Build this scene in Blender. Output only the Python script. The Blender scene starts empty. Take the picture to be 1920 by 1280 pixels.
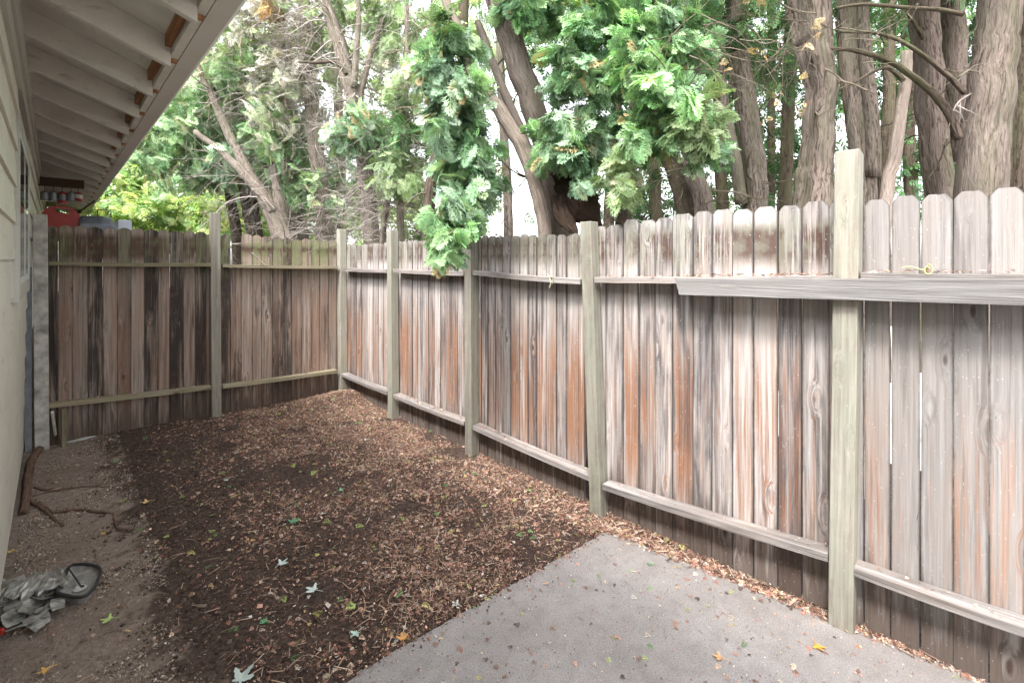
import bpy, math, random
import numpy as np
from mathutils import Vector, noise as mnoise
random.seed(7); rng = np.random.default_rng(7)
scene = bpy.context.scene
COL = scene.collection
PI = math.pi

# ---------------------------------------------------------------- camera frame
F = 871.0; HOR = 487.0; CX = 960.0; H = 1.68
TH = math.radians(44.6); S, Cc = math.sin(TH), math.cos(TH)
def ray(px, py):
    u = (px-CX)/F; v = (HOR-py)/F
    return Vector((S+u*Cc, Cc-u*S, v))
def P(px, py, x=None, y=None, z=None, Z=None):
    d = ray(px, py)
    if x is not None: t = x/d.x
    elif y is not None: t = y/d.y
    elif z is not None: t = (z-H)/d.z
    else: t = Z
    return Vector((0, 0, H))+d*t

# ---------------------------------------------------------------- objects
def tag(o, label=None, cat=None, group=None, kind=None):
    if label: o['label'] = label
    if cat: o['category'] = cat
    if group: o['group'] = group
    if kind: o['kind'] = kind
    return o
def empty(name, loc, label, cat, group=None):
    o = bpy.data.objects.new(name, None); COL.objects.link(o); o.location = loc
    o.empty_display_size = .1
    return tag(o, label, cat, group)
def link(name, me, mat=None, parent=None):
    o = bpy.data.objects.new(name, me); COL.objects.link(o)
    if mat: me.materials.append(mat)
    if parent:
        o.parent = parent
        q = parent; off = Vector((0, 0, 0))
        while q is not None: off += q.location; q = q.parent
        o.location = -off          # mesh data are written in world coordinates
    return o
def npmesh(name, V, Fa, mat, parent=None, attrs=None, smooth=False):
    V = np.asarray(V, dtype=np.float32); Fa = np.asarray(Fa, dtype=np.int32)
    me = bpy.data.meshes.new(name)
    me.vertices.add(len(V)); me.vertices.foreach_set('co', V.ravel())
    n, k = Fa.shape
    me.loops.add(n*k); me.loops.foreach_set('vertex_index', Fa.ravel())
    me.polygons.add(n)
    me.polygons.foreach_set('loop_start', np.arange(0, n*k, k, dtype=np.int32))
    me.polygons.foreach_set('loop_total', np.full(n, k, dtype=np.int32))
    me.update(calc_edges=True)
    if smooth: me.polygons.foreach_set('use_smooth', np.ones(n, dtype=bool))
    for an, (ty, dat) in (attrs or {}).items():
        a = me.attributes.new(an, ty, 'POINT')
        a.data.foreach_set({'FLOAT': 'value', 'FLOAT_VECTOR': 'vector', 'FLOAT_COLOR': 'color'}[ty], np.asarray(dat, dtype=np.float32).ravel())
    return link(name, me, mat, parent)
class MB:
    """collects faces; every vertex also keeps its place on the board (pc) and a number of the board (pid)"""
    def __init__(s): s.v = []; s.f = []; s.pc = []; s.pid = []; s.ed = []
    def add(s, vs, fs, pcs=None, pid=0., ed=None):
        b = len(s.v); s.v += [tuple(v) for v in vs]; s.f += [tuple(i+b for i in f) for f in fs]
        s.pc += [tuple(p) for p in (pcs if pcs is not None else vs)]; s.pid += [pid]*len(vs); s.ed += ed or [0.]*len(vs)
    def box(s, lo, hi, pid=None, long='z'):
        (x0, y0, z0), (x1, y1, z1) = lo, hi
        vs = [(x0,y0,z0),(x1,y0,z0),(x1,y1,z0),(x0,y1,z0),(x0,y0,z1),(x1,y0,z1),(x1,y1,z1),(x0,y1,z1)]
        s.hexa(vs, pid, long)
    def hexa(s, vs, pid=None, long='z'):
        pid = random.random() if pid is None else pid
        if long == 'z': pcs = vs
        elif long == 'y': pcs = [(v[0], v[2], v[1]) for v in vs]
        else: pcs = [(v[1], v[2], v[0]) for v in vs]
        s.add(vs, [(0,3,2,1),(4,5,6,7),(0,1,5,4),(1,2,6,5),(2,3,7,6),(3,0,4,7)], pcs, pid)
    def bar(s, a, b, w, h, pid=None, up=Vector((0,0,1))):
        a = Vector(a); b = Vector(b); d = (b-a).normalized(); sd = d.cross(up).normalized(); u = sd.cross(d)
        pid = random.random() if pid is None else pid
        L = (b-a).length
        vs = []; pcs = []
        for t, p in ((0, a), (L, b)):
            for i, j in ((-1,-1),(1,-1),(1,1),(-1,1)):
                vs.append(p+sd*(i*w/2)+u*(j*h/2)); pcs.append((i*w/2, j*h/2, t))
        s.add(vs, [(3,2,1,0),(4,5,6,7),(0,1,5,4),(1,2,6,5),(2,3,7,6),(3,0,4,7)], pcs, pid)
    def tube(s, pts, rad, n=6, pid=0., caps=True, flute=0., ph=0.):
        pts = [Vector(p) for p in pts]; m = len(pts)
        rad = rad if hasattr(rad, '__len__') else [rad]*m
        T0 = (pts[1]-pts[0]).normalized()
        r = T0.orthogonal().normalized(); vs = []; pcs = []; L = 0
        for i, p in enumerate(pts):
            T = (pts[min(i+1,m-1)]-pts[max(i-1,0)]).normalized()
            r = (r-T*r.dot(T)).normalized(); q = T.cross(r)
            if i: L += (p-pts[i-1]).length
            for k in range(n):
                a = 2*PI*k/n
                R = rad[i]
                if flute: R *= 1+flute*(math.sin(3*a+ph+L*.2)*.55+math.sin(5*a+ph*2-L*.25)*.35+math.sin(9*a+ph*3+L*.3)*.2+.35*mnoise.noise(Vector((math.cos(a)*2.5+ph, math.sin(a)*2.5, L*.9))))
                vs.append(p+(r*math.cos(a)+q*math.sin(a))*R); pcs.append((math.cos(a)*rad[i], math.sin(a)*rad[i], L))
        fs = []
        for i in range(m-1):
            for k in range(n):
                fs.append((i*n+k, i*n+(k+1)%n, (i+1)*n+(k+1)%n, (i+1)*n+k))
        if caps: fs.append(tuple(reversed(range(n)))); fs.append(tuple(range((m-1)*n, m*n)))
        s.add(vs, fs, pcs, pid)
    def build(s, name, mat, parent=None, smooth=False, bevel=0.):
        me = bpy.data.meshes.new(name); me.from_pydata(s.v, [], s.f); me.update()
        a = me.attributes.new('pc', 'FLOAT_VECTOR', 'POINT'); a.data.foreach_set('vector', np.array(s.pc, dtype=np.float32).ravel())
        a = me.attributes.new('pid', 'FLOAT', 'POINT'); a.data.foreach_set('value', np.array(s.pid, dtype=np.float32))
        a = me.attributes.new('ed', 'FLOAT', 'POINT'); a.data.foreach_set('value', np.array(s.ed, dtype=np.float32))
        if smooth: me.polygons.foreach_set('use_smooth', [True]*len(me.polygons))
        o = link(name, me, mat, parent)
        if bevel:
            b = o.modifiers.new('bevel', 'BEVEL'); b.width = bevel; b.segments = 2; b.limit_method = 'ANGLE'
        return o
def spline(pts, k=6):
    pts = [Vector(p) for p in pts]; out = []
    Q = [pts[0]*2-pts[1]]+pts+[pts[-1]*2-pts[-2]]
    for i in range(1, len(Q)-2):
        p0, p1, p2, p3 = Q[i-1:i+3]
        for j in range(k):
            t = j/k
            out.append(.5*((2*p1)+(p2-p0)*t+(2*p0-5*p1+4*p2-p3)*t*t+(3*p1-p0-3*p2+p3)*t**3))
    out.append(pts[-1]); return out

# ---------------------------------------------------------------- materials
class NT:
    def __init__(s, name):
        s.m = bpy.data.materials.new(name); s.m.use_nodes = True; s.t = s.m.node_tree; s.n = s.t.nodes
        s.n.clear(); s.out = s.n.new('ShaderNodeOutputMaterial')
    def new(s, ty, **k):
        n = s.n.new('ShaderNode'+ty)
        for a, b in k.items(): setattr(n, a, b)
        return n
    def put(s, sock, v):
        if v is None: return
        if isinstance(v, bpy.types.NodeSocket): s.t.links.new(v, sock)
        else: sock.default_value = (tuple(v)+(1,) if (hasattr(v, '__len__') and len(v) == 3 and sock.type == 'RGBA') else v)
    def math(s, op, a, b=None, c=None, clamp=False):
        n = s.new('Math', operation=op, use_clamp=clamp); s.put(n.inputs[0], a); s.put(n.inputs[1], b); s.put(n.inputs[2], c); return n.outputs[0]
    def vmath(s, op, a, b=None):
        n = s.new('VectorMath', operation=op); s.put(n.inputs[0], a); s.put(n.inputs[1], b); return n.outputs[0]
    def noise(s, vec, scale=1., detail=4., rough=.55, dist=0.):
        n = s.new('TexNoise'); s.put(n.inputs['Vector'], vec); s.put(n.inputs['Scale'], scale); s.put(n.inputs['Detail'], detail)
        s.put(n.inputs['Roughness'], rough); s.put(n.inputs['Distortion'], dist); return n.outputs[0]
    def vor(s, vec, scale=1., feat='F1', rnd=1.):
        n = s.new('TexVoronoi', feature=feat); s.put(n.inputs['Vector'], vec); s.put(n.inputs['Scale'], scale); s.put(n.inputs['Randomness'], rnd); return n
    def ramp(s, f, *stops):
        n = s.new('ValToRGB'); e = n.color_ramp.elements
        while len(e) < len(stops): e.new(.5)
        for el, (p, c) in zip(e, stops):
            el.position = p; el.color = (c, c, c, 1) if not hasattr(c, '__len__') else tuple(c)+(1,)
        s.put(n.inputs[0], f); return n.outputs[0]
    def mix(s, f, a, b, bt='MIX'):
        n = s.new('Mix', data_type='RGBA', blend_type=bt); s.put(n.inputs[0], f); s.put(n.inputs[6], a); s.put(n.inputs[7], b); return n.outputs[2]
    def attr(s, name, out='Fac'):
        n = s.new('Attribute', attribute_name=name); return n.outputs[out]
    def obj(s): return s.new('TexCoord').outputs['Object']
    def sep(s, v): n = s.new('SeparateXYZ'); s.put(n.inputs[0], v); return n.outputs
    def comb(s, x, y, z): n = s.new('CombineXYZ'); s.put(n.inputs[0], x); s.put(n.inputs[1], y); s.put(n.inputs[2], z); return n.outputs[0]
    def bump(s, h, st=.4, d=.01):
        n = s.new('Bump'); s.put(n.inputs['Strength'], st); s.put(n.inputs['Distance'], d); s.put(n.inputs['Height'], h); return n.outputs[0]
    def bsdf(s, col, rough=.8, spec=.3, nrm=None, metal=0.):
        n = s.new('BsdfPrincipled'); s.put(n.inputs['Base Color'], col); s.put(n.inputs['Roughness'], rough)
        s.put(n.inputs['Specular IOR Level'], spec); s.put(n.inputs['Metallic'], metal)
        if nrm: s.put(n.inputs['Normal'], nrm)
        s.t.links.new(n.outputs[0], s.out.inputs[0]); return n

def wood_mat(name, light, dark, warm, orange=(.36,.14,.05), black=(.03,.022,.018), o_amt=.6, k_amt=.5, moss=None, moss_amt=0., warm_amt=.5, spots=.0, brand=None, pale=.5, tn=(.5, .74), klo=.50, mlo=-1., ftamt=.8, olo=.35, ohi=1.3, stainlo=.5):
    t = NT(name); pc = t.attr('pc', 'Vector'); pid = t.attr('pid')
    x, y, z = t.sep(pc)
    off = t.math('MULTIPLY', pid, 41.7)
    # knots bend the grain round them
    kv = t.comb(t.math('ADD', t.math('MULTIPLY', t.math('ADD', x, y), 7.), off), t.math('MULTIPLY', z, 2.4), off)
    kd = t.vor(kv, 1.).outputs['Distance']
    kn = t.ramp(kd, (0., 1.), (.07, .75), (.26, 0.))
    core = t.ramp(kd, (.0, 1.), (.05, .9), (.085, 0.))
    bend = t.math('MULTIPLY', kn, .035)
    xs = t.math('ADD', x, bend); zo = t.math('ADD', z, off)
    def st(a, b, o=0.): return t.comb(t.math('ADD', t.math('MULTIPLY', xs, a), o), t.math('MULTIPLY', t.math('ADD', y, bend), a), t.math('MULTIPLY', zo, b))
    g1 = t.noise(st(170, 2.2), 1, 5, .6)
    g2 = t.noise(st(46, 1.1, 3.), 1, 4, .6, .3)
    g3 = t.noise(st(9, 1.6, 7.), 1, 4, .6)
    c = t.mix(t.ramp(g2, (.3, 0.), (.7, 1.)), dark, light)
    c = t.mix(t.math('MULTIPLY', t.ramp(g1, (.36, 1.), (.52, 0.)), .38), c, dark)
    c = t.mix(t.math('MULTIPLY', t.ramp(g3, (.4, 0.), (.66, 1.)), warm_amt), c, warm)
    # each board its own tone
    r1 = t.new('TexWhiteNoise', noise_dimensions='1D'); t.put(r1.inputs['W'], off)
    r1c = t.sep(r1.outputs['Color'])
    tone = t.math('MULTIPLY_ADD', r1c[0], tn[0], tn[1])
    c = t.mix(1., c, t.comb(tone, tone, tone), 'MULTIPLY')
    # height windows (real tannin stains left where the boards stay wet)
    pl = t.noise(st(24, 1.1, 71.), 1, 5, .65, .4)
    c = t.mix(t.math('MULTIPLY', t.ramp(pl, (.54, 0.), (.66, 1.)), pale), c, tuple(min(.8, k*1.2+.03) for k in light))
    ck = t.noise(st(120, 1.5, 83.), 1, 3, .5, .2)
    c = t.mix(t.math('MULTIPLY', t.ramp(ck, (.27, 1.), (.34, 0.)), .75), c, tuple(k*.4 for k in dark))
    def win(a, b, c2, d):
        m1 = t.new('MapRange'); m1.interpolation_type = 'SMOOTHSTEP'; t.put(m1.inputs[0], z); m1.inputs[1].default_value = a; m1.inputs[2].default_value = b
        m2 = t.new('MapRange'); m2.interpolation_type = 'SMOOTHSTEP'; t.put(m2.inputs[0], z); m2.inputs[1].default_value = c2; m2.inputs[2].default_value = d; m2.inputs[3].default_value = 1; m2.inputs[4].default_value = 0
        return t.math('MULTIPLY', m1.outputs[0], m2.outputs[0])
    so = t.math('MULTIPLY_ADD', t.noise(st(75, .8, 13.), 1, 4, .6, .5), .50, t.math('MULTIPLY', t.noise(st(30, 1.0, 11.), 1, 5, .65, .7), .53))
    thr = t.math('MULTIPLY_ADD', r1c[1], .18, -.08)
    so = t.math('ADD', so, thr)
    orm = t.math('MULTIPLY', t.ramp(so, (stainlo, 0.), (stainlo+.11, 1.)), win(.0, .5, ohi-.35, ohi+.25))
    c = t.mix(t.math('MULTIPLY', orm, o_amt), c, orange)
    sk = t.math('MULTIPLY_ADD', t.noise(st(60, 1.1, 27.), 1, 4, .65, .6), .45, t.math('MULTIPLY', t.noise(st(11, 1.3, 23.), 1, 4, .6, .8), .56))
    sk = t.math('ADD', sk, t.math('MULTIPLY_ADD', r1c[2], .2, -.1))
    km = t.ramp(sk, (klo, 0.), (klo+.12, 1.))
    c = t.mix(t.math('MULTIPLY', km, k_amt), c, black)
    # damp stained foot
    ft = t.math('ADD', t.noise(st(30, 1.6, 31.), 1, 4, .6), t.math('MULTIPLY', z, -1.0))
    c = t.mix(t.math('MULTIPLY', t.ramp(ft, (.16, 0.), (.38, 1.)), ftamt), c, (.075,.05,.037))
    if brand:   # dark blotches under the picket tops
        b0, b1 = brand
        bb = t.math('ADD', t.math('MULTIPLY_ADD', t.noise(st(90, 1.6, 55.), 1, 3, .6), .55, t.math('MULTIPLY', t.noise(st(14, 3.2, 51.), 1, 4, .65), .48)), t.math('MULTIPLY_ADD', r1c[0], .2, -.11))
        c = t.mix(t.math('MULTIPLY', t.math('MULTIPLY', t.ramp(bb, (.435, 0.), (.51, 1.)), win(b0, b0+.12, b1-.08, b1)), .93), c, (.075,.042,.03))
    if moss:
        mm = t.math('ADD', t.noise(t.comb(x, t.math('MULTIPLY', y, 1.), z), 9, 5, .6), t.math('MULTIPLY_ADD', r1c[1], .2, -.1))
        c = t.mix(t.math('MULTIPLY', t.math('MULTIPLY', t.ramp(mm, (.42, 0.), (.56, 1.)), win(mlo, mlo+.3, 8, 9)), moss_amt), c, moss)
    c = t.mix(t.math('MULTIPLY', core, .8), c, (.05,.03,.022))
    c = t.mix(t.math('MULTIPLY', t.ramp(kd, (.08, 0.), (.11, .5), (.15, 0.)), .6), c, dark)
    if spots:
        sp = t.vor(t.comb(t.math('MULTIPLY', t.math('ADD', x, y), 1.), off, t.math('MULTIPLY', z, .6)), 80.).outputs['Distance']
        sp = t.math('MULTIPLY', t.ramp(sp, (.1, 1.), (.22, 0.)), t.ramp(t.noise(t.comb(x, y, z), 30), (.5, 0.), (.62, 1.)))
        c = t.mix(t.math('MULTIPLY', sp, spots), c, (.62,.6,.57))
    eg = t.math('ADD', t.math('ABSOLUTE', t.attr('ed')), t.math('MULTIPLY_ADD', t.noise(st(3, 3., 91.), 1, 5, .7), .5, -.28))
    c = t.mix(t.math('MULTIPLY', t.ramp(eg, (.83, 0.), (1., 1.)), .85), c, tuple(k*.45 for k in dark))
    hgt = t.math('ADD', t.math('MULTIPLY', g1, .6), t.math('MULTIPLY', g2, .6))
    t.bsdf(c, .85, .2, t.bump(hgt, .7, .007)); return t.m

def plain(name, col, rough=.6, metal=0., spec=.4, var=.25, sc=14., bump=.15):
    t = NT(name); o = t.obj(); n = t.noise(o, sc, 5, .6)
    d = tuple(c*(1-var) for c in col); l = tuple(min(1, c*(1+var)) for c in col)
    c = t.mix(t.ramp(n, (.3, 0.), (.7, 1.)), d, l)
    t.bsdf(c, rough, spec, t.bump(n, bump, .01), metal); return t.m

def paint_mat(name, col, dirt=(.12,.1,.07), amt=.5, rough=.55):
    t = NT(name); o = t.obj()
    n1 = t.noise(o, 3.1, 6, .65); n2 = t.noise(t.vmath('MULTIPLY', o, (4., 1.2, 12.)), 2.2, 5, .6); n3 = t.noise(o, 60, 3, .5)
    c = t.mix(t.math('MULTIPLY', t.ramp(n1, (.42, 0.), (.75, 1.)), amt), col, tuple(k*.62 for k in col))
    c = t.mix(t.math('MULTIPLY', t.ramp(n2, (.6, 0.), (.8, 1.)), amt), c, dirt)
    sp = t.vor(o, 38.).outputs['Distance']
    c = t.mix(t.math('MULTIPLY', t.math('MULTIPLY', t.ramp(sp, (.08, 1.), (.2, 0.)), t.ramp(n1, (.5, 0.), (.6, 1.))), amt*1.2, clamp=True), c, dirt)
    t.bsdf(c, rough, .35, t.bump(t.math('ADD', n3, t.math('MULTIPLY', n1, .5)), .2, .004)); return t.m

def bark_mat(name, c1, c2, c3, moss=.25, mossc=(.10,.12,.045)):
    t = NT(name); pc = t.attr('pc', 'Vector'); pid = t.attr('pid')
    x, y, z = t.sep(pc); off = t.math('MULTIPLY', pid, 37.)
    def st(a, b): return t.comb(t.math('MULTIPLY', x, a), t.math('MULTIPLY', y, a), t.math('MULTIPLY', t.math('ADD', z, off), b))
    g = t.noise(st(62, 8.), 1, 7, .7, 1.0); g2 = t.noise(st(6, 1.1), 1, 5, .6, .4); g3 = t.noise(st(90, 22), 1, 3, .6)
    fis = t.ramp(g, (.41, 0.), (.49, .6), (.60, 1.))
    c = t.mix(fis, c1, c2)
    c = t.mix(t.math('MULTIPLY', t.ramp(g2, (.42, 0.), (.64, 1.)), .75), c, c3)
    c = t.mix(t.math('MULTIPLY', t.ramp(g3, (.5, 0.), (.7, 1.)), .4), c, tuple(k*.6 for k in c2))
    c = t.mix(t.math('MULTIPLY', t.ramp(t.noise(st(4, .8), 1, 4, .65), (.5, 0.), (.66, 1.)), moss), c, mossc)
    t.bsdf(c, .92, .12, t.bump(t.math('ADD', g, t.math('MULTIPLY', g3, .35)), .9, .03)); return t.m

def leaf_mat(name, rough=.55, trans=.45, gain=1.):
    t = NT(name); c = t.attr('col', 'Color')
    n = t.noise(t.obj(), 9., 3, .6)
    c = t.mix(t.math('MULTIPLY', t.ramp(n, (.3, 1.), (.7, 0.)), .25), c, t.mix(1., c, (.55,.6,.5), 'MULTIPLY'))
    b = t.bsdf(c, rough, .25)
    tr = t.new('BsdfTranslucent'); t.put(tr.inputs[0], t.mix(1., c, (1.15,1.2,.7), 'MULTIPLY'))
    mx = t.new('MixShader'); mx.inputs[0].default_value = trans
    t.t.links.new(b.outputs[0], mx.inputs[1]); t.t.links.new(tr.outputs[0], mx.inputs[2]); t.t.links.new(mx.outputs[0], t.out.inputs[0])
    return t.m

M = {}
M['picket'] = wood_mat('weathered_picket', (.49,.463,.447), (.24,.212,.203), (.35,.265,.21), orange=(.27,.115,.05), black=(.06,.055,.06), moss=(.27,.28,.22), moss_amt=.4, mlo=1.45, o_amt=.85, k_amt=.8, klo=.505, spots=.6, warm_amt=.5, brand=(1.6, 1.9), ohi=1.2, stainlo=.478)
M['picket_clean'] = wood_mat('weathered_picket_pale', (.34,.325,.316), (.20,.184,.177), (.30,.25,.215), black=(.09,.08,.075), o_amt=.55, k_amt=.55, klo=.54, spots=.45, warm_amt=.5, ohi=1.0, stainlo=.56, pale=.3, tn=(.2, .88))
M['picket_back'] = wood_mat('damp_brown_picket', (.36,.31,.275), (.135,.105,.09), (.25,.165,.12), orange=(.17,.08,.045), o_amt=.6, black=(.02,.017,.016), k_amt=.9, klo=.485, spots=.15, moss=(.14,.155,.08), moss_amt=.45, mlo=1.4, warm_amt=.8, pale=.35, brand=(1.62, 1.95), stainlo=.48)
M['picket_mossy'] = wood_mat('mossy_picket', (.41,.355,.31), (.15,.115,.10), (.28,.19,.14), orange=(.20,.095,.05), o_amt=.6, black=(.025,.02,.018), k_amt=.85, klo=.49, spots=.15, moss=(.19,.225,.10), moss_amt=.7, mlo=1.42, warm_amt=.8, pale=.35, brand=(1.68, 1.88), stainlo=.49)
M['post'] = wood_mat('treated_post', (.355,.34,.29), (.21,.195,.16), (.31,.26,.21), o_amt=.0, k_amt=.3, moss=(.26,.28,.22), moss_amt=.35, spots=.35, pale=.3, ftamt=.25)
M['post_end'] = plain('lichened_grey_post', (.36,.345,.32), .9, var=.45, sc=11, bump=.5)
M['rail'] = wood_mat('rail_wood', (.33,.31,.298), (.155,.138,.13), (.27,.215,.18), o_amt=.0, k_amt=.45, warm_amt=.55, ftamt=0)
M['rail_back'] = wood_mat('back_rail_wood', (.34,.29,.235), (.15,.12,.095), (.27,.19,.13), o_amt=.0, k_amt=.45, warm_amt=.6, moss=(.2,.22,.08), moss_amt=.3, ftamt=0)
M['siding'] = paint_mat('cream_siding', (.62,.59,.52), amt=.4)
M['eave'] = paint_mat('dirty_white_eave', (.66,.635,.585), dirt=(.14,.11,.08), amt=.65)
M['gutter'] = paint_mat('gutter_paint', (.60,.57,.54), dirt=(.3,.25,.2), amt=.2)
M['barewood'] = wood_mat('bare_orange_wood', (.44,.22,.11), (.22,.10,.055), (.36,.17,.08), o_amt=0, k_amt=.2)
M['trim'] = paint_mat('trim_paint', (.47,.46,.42), amt=.35)
M['vinyl'] = plain('white_window_vinyl', (.62,.64,.63), .4, var=.08)
t = NT('window_glass'); t.bsdf((.03,.035,.045), .06, .8); M['glass'] = t.m
M['bark_red'] = bark_mat('cedar_bark', (.06,.043,.035), (.29,.23,.20), (.21,.18,.155), .4)
M['bark_grey'] = bark_mat('grey_bark', (.075,.055,.045), (.35,.29,.25), (.25,.225,.18), .45)
M['bark_dark'] = bark_mat('dark_bark', (.03,.022,.017), (.17,.13,.105), (.14,.12,.08), .5)
M['bark_pale'] = bark_mat('pale_smooth_bark', (.22,.165,.135), (.46,.38,.33), (.36,.295,.25), .3)
M['stub'] = bark_mat('cut_stub_wood', (.012,.009,.007), (.075,.048,.035), (.045,.03,.022), .0)
M['leaf'] = leaf_mat('cedar_leaf', trans=.3); M['far_leaf'] = leaf_mat('far_leaf', trans=.55)
M['sister'] = wood_mat('grey_board', (.31,.305,.30), (.125,.12,.116), (.22,.20,.185), o_amt=0, k_amt=.4, ftamt=0, pale=.3)
M['litter'] = leaf_mat('dry_litter', .8, .12)
M['twig'] = bark_mat('dead_twig', (.27,.22,.19), (.55,.49,.45), (.43,.40,.35), .3)
M['twig_dark'] = bark_mat('dark_twig', (.09,.07,.05), (.28,.23,.18), (.2,.18,.13), .4)

# soil
def soil():
    t = NT('soil'); o = t.obj(); x, y, z = t.sep(o)
    n1 = t.noise(o, 1.3, 6, .62); n2 = t.noise(o, 42, 5, .7); n3 = t.noise(o, 160, 3, .7); n4 = t.noise(o, 7, 5, .6)
    bd = t.math('ADD', t.math('SUBTRACT', x, t.math('MULTIPLY_ADD', y, .01, .25)), t.math('MULTIPLY_ADD', n4, .8, -.4))
    bd = t.math('ADD', bd, t.math('MULTIPLY_ADD', n2, .5, -.25))
    bd = t.math('SUBTRACT', bd, t.math('MULTIPLY', t.math('SUBTRACT', y, 3.5, clamp=False), -.02))
    m = t.new('MapRange'); m.interpolation_type = 'SMOOTHSTEP'; t.put(m.inputs[0], bd); m.inputs[1].default_value = -.06; m.inputs[2].default_value = .12
    tan = t.mix(t.ramp(n2, (.35, 0.), (.7, 1.)), (.20,.152,.125), (.36,.29,.245))
    tan = t.mix(t.math('MULTIPLY', t.ramp(n1, (.45, 0.), (.62, 1.)), .5), tan, (.17,.125,.10))
    dk = t.mix(t.ramp(n2, (.4, 0.), (.72, 1.)), (.045,.031,.026), (.14,.097,.077))
    c = t.mix(m.outputs[0], tan, dk)
    c = t.mix(t.ramp(n3, (.66, 0.), (.72, .5)), c, (.26,.19,.13))
    t.bsdf(c, .95, .1, t.bump(t.math('ADD', n2, t.math('MULTIPLY', n3, .6)), .8, .02)); return t.m
def concrete():
    t = NT('concrete'); o = t.obj()
    n1 = t.noise(o, 1.6, 7, .65); n2 = t.noise(o, 170, 4, .75); n3 = t.noise(o, 14, 6, .7); 
    v = t.vor(o, 120.).outputs['Distance']
    c = t.mix(t.ramp(n1, (.32, 0.), (.68, 1.)), (.265,.245,.235), (.38,.355,.342))
    c = t.mix(t.math('MULTIPLY', t.ramp(n3, (.48, 0.), (.66, 1.)), .3), c, (.145,.125,.115))
    c = t.mix(t.math('MULTIPLY', t.ramp(t.noise(o, 3.4, 6, .7, .8), (.50, 0.), (.7, 1.)), .3), c, (.42,.395,.38))
    c = t.mix(t.math('MULTIPLY', t.ramp(n2, (.35, 1.), (.55, 0.)), .55), c, (.095,.082,.08))
    c = t.mix(t.math('MULTIPLY', t.ramp(n2, (.58, 0.), (.7, 1.)), .55), c, (.42,.4,.39))
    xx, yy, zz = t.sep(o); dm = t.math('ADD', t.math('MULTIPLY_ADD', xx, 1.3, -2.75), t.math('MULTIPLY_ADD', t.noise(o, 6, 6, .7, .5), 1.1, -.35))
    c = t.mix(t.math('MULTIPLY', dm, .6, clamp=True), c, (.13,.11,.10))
    pit = t.math('MULTIPLY', t.ramp(t.vor(o, 33.).outputs['Distance'], (.05, 1.), (.12, 0.)), t.ramp(t.noise(o, 5.), (.45, 0.), (.55, 1.)))
    c = t.mix(t.math('MULTIPLY', pit, .85), c, (.05,.04,.035))
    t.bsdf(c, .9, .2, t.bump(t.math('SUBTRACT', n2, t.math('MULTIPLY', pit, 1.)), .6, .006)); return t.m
M['soil'] = soil(); M['concrete'] = concrete()

# ---------------------------------------------------------------- ground
def gz(x, y):
    a = .085*np.clip((y-.5)/5.1, 0, 1)*np.clip(1-x/2.7, 0, 1)
    bank = np.clip((y-5.85)/.5, 0, 1); bank = bank*bank*(3-2*bank)*np.clip((2.4-x)/.5, 0, 1)
    heap = .10*np.exp(-(((x-2.45)/.33)**2+((y-5.35)/.26)**2))
    tread = .02*np.exp(-(((x-.05)/.25)**2))*np.clip(y, 0, 1)
    return a*(1-bank)+.95*bank+heap-tread
def axis(pieces):
    out = []
    for a, b, st in pieces: out += list(np.arange(a, b-1e-6, st))
    out.append(pieces[-1][1]); return np.array(out)
gx = axis([(-80,-10,14), (-10,-1,1.5), (-1,-.3,.12), (-.3,2.8,.028), (2.8,4,.2), (4,12,1.), (12,96,14)])
gy = axis([(-80,-10,14), (-10,-1,1.5), (-1,.2,.12), (.2,6.5,.028), (6.5,9,.2), (9,20,1.), (20,104,14)])
X, Y = np.meshgrid(gx, gy, indexing='ij')
Z0 = gz(X, Y)
inn = (X > -.35) & (X < 3) & (Y > -.5) & (Y < 6)
nz = np.array([mnoise.fractal((x*5, y*5, 0), 1., 2., 5) for x, y in zip(X[inn], Y[inn])])
nz2 = np.array([mnoise.noise((x*38, y*38, 3)) for x, y in zip(X[inn], Y[inn])])
rough = np.zeros_like(X); rough[inn] = nz*.011+nz2*.004
SLAB = [P(1140, 993, z=.0), P(600, 1297, z=.0), None, None]
yslab = 1.66; 
under = (X > .3) & (Y < 1.74) & (X < 2.62)
Zg = Z0+rough; Zg[under] = np.minimum(Zg[under], -.012)
nx, ny = X.shape
V = np.stack([X.ravel(), Y.ravel(), Zg.ravel()], 1)
idx = np.arange(nx*ny).reshape(nx, ny)
Fq = np.stack([idx[:-1,:-1].ravel(), idx[1:,:-1].ravel(), idx[1:,1:].ravel(), idx[:-1,1:].ravel()], 1)
g = npmesh('ground', V, Fq, M['soil'], smooth=True); tag(g, kind='structure')

# concrete slab (wavy worn edges)
c0 = P(1140, 993, z=.012); cl = P(630, 1280, z=.012); cr = P(1862, 1280, z=.012)
dl = (cl-c0).normalized(); dr = (cr-c0).normalized()
def edge(a, d, L, n, amp, sgn):
    nr = Vector((-d.y, d.x, 0))*sgn
    return [a+d*(L*i/n)+nr*(amp*mnoise.noise(Vector((i*.35, sgn*4, 0)))) for i in range(n+1)]
el = edge(c0, dl, 2.6, 160, .010, 1); er = edge(c0, dr, 3.4, 110, .008, -1)
poly = [Vector((p.x, p.y, .012)) for p in reversed(el)]+[Vector((p.x, p.y, .012)) for p in er[1:]]+[Vector((-.17, er[-1].y, .012))]
me = bpy.data.meshes.new('concrete_patio'); n = len(poly)
me.from_pydata([tuple(p) for p in poly]+[(p.x, p.y, -.09) for p in poly], [], [tuple(range(n))]+[(i, i+n, (i+1)%n+n, (i+1)%n) for i in range(n)])
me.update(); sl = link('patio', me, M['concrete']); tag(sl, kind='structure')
b = sl.modifiers.new('bevel', 'BEVEL'); b.width = .006; b.segments = 2; b.limit_method = 'ANGLE'
import bmesh
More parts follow.
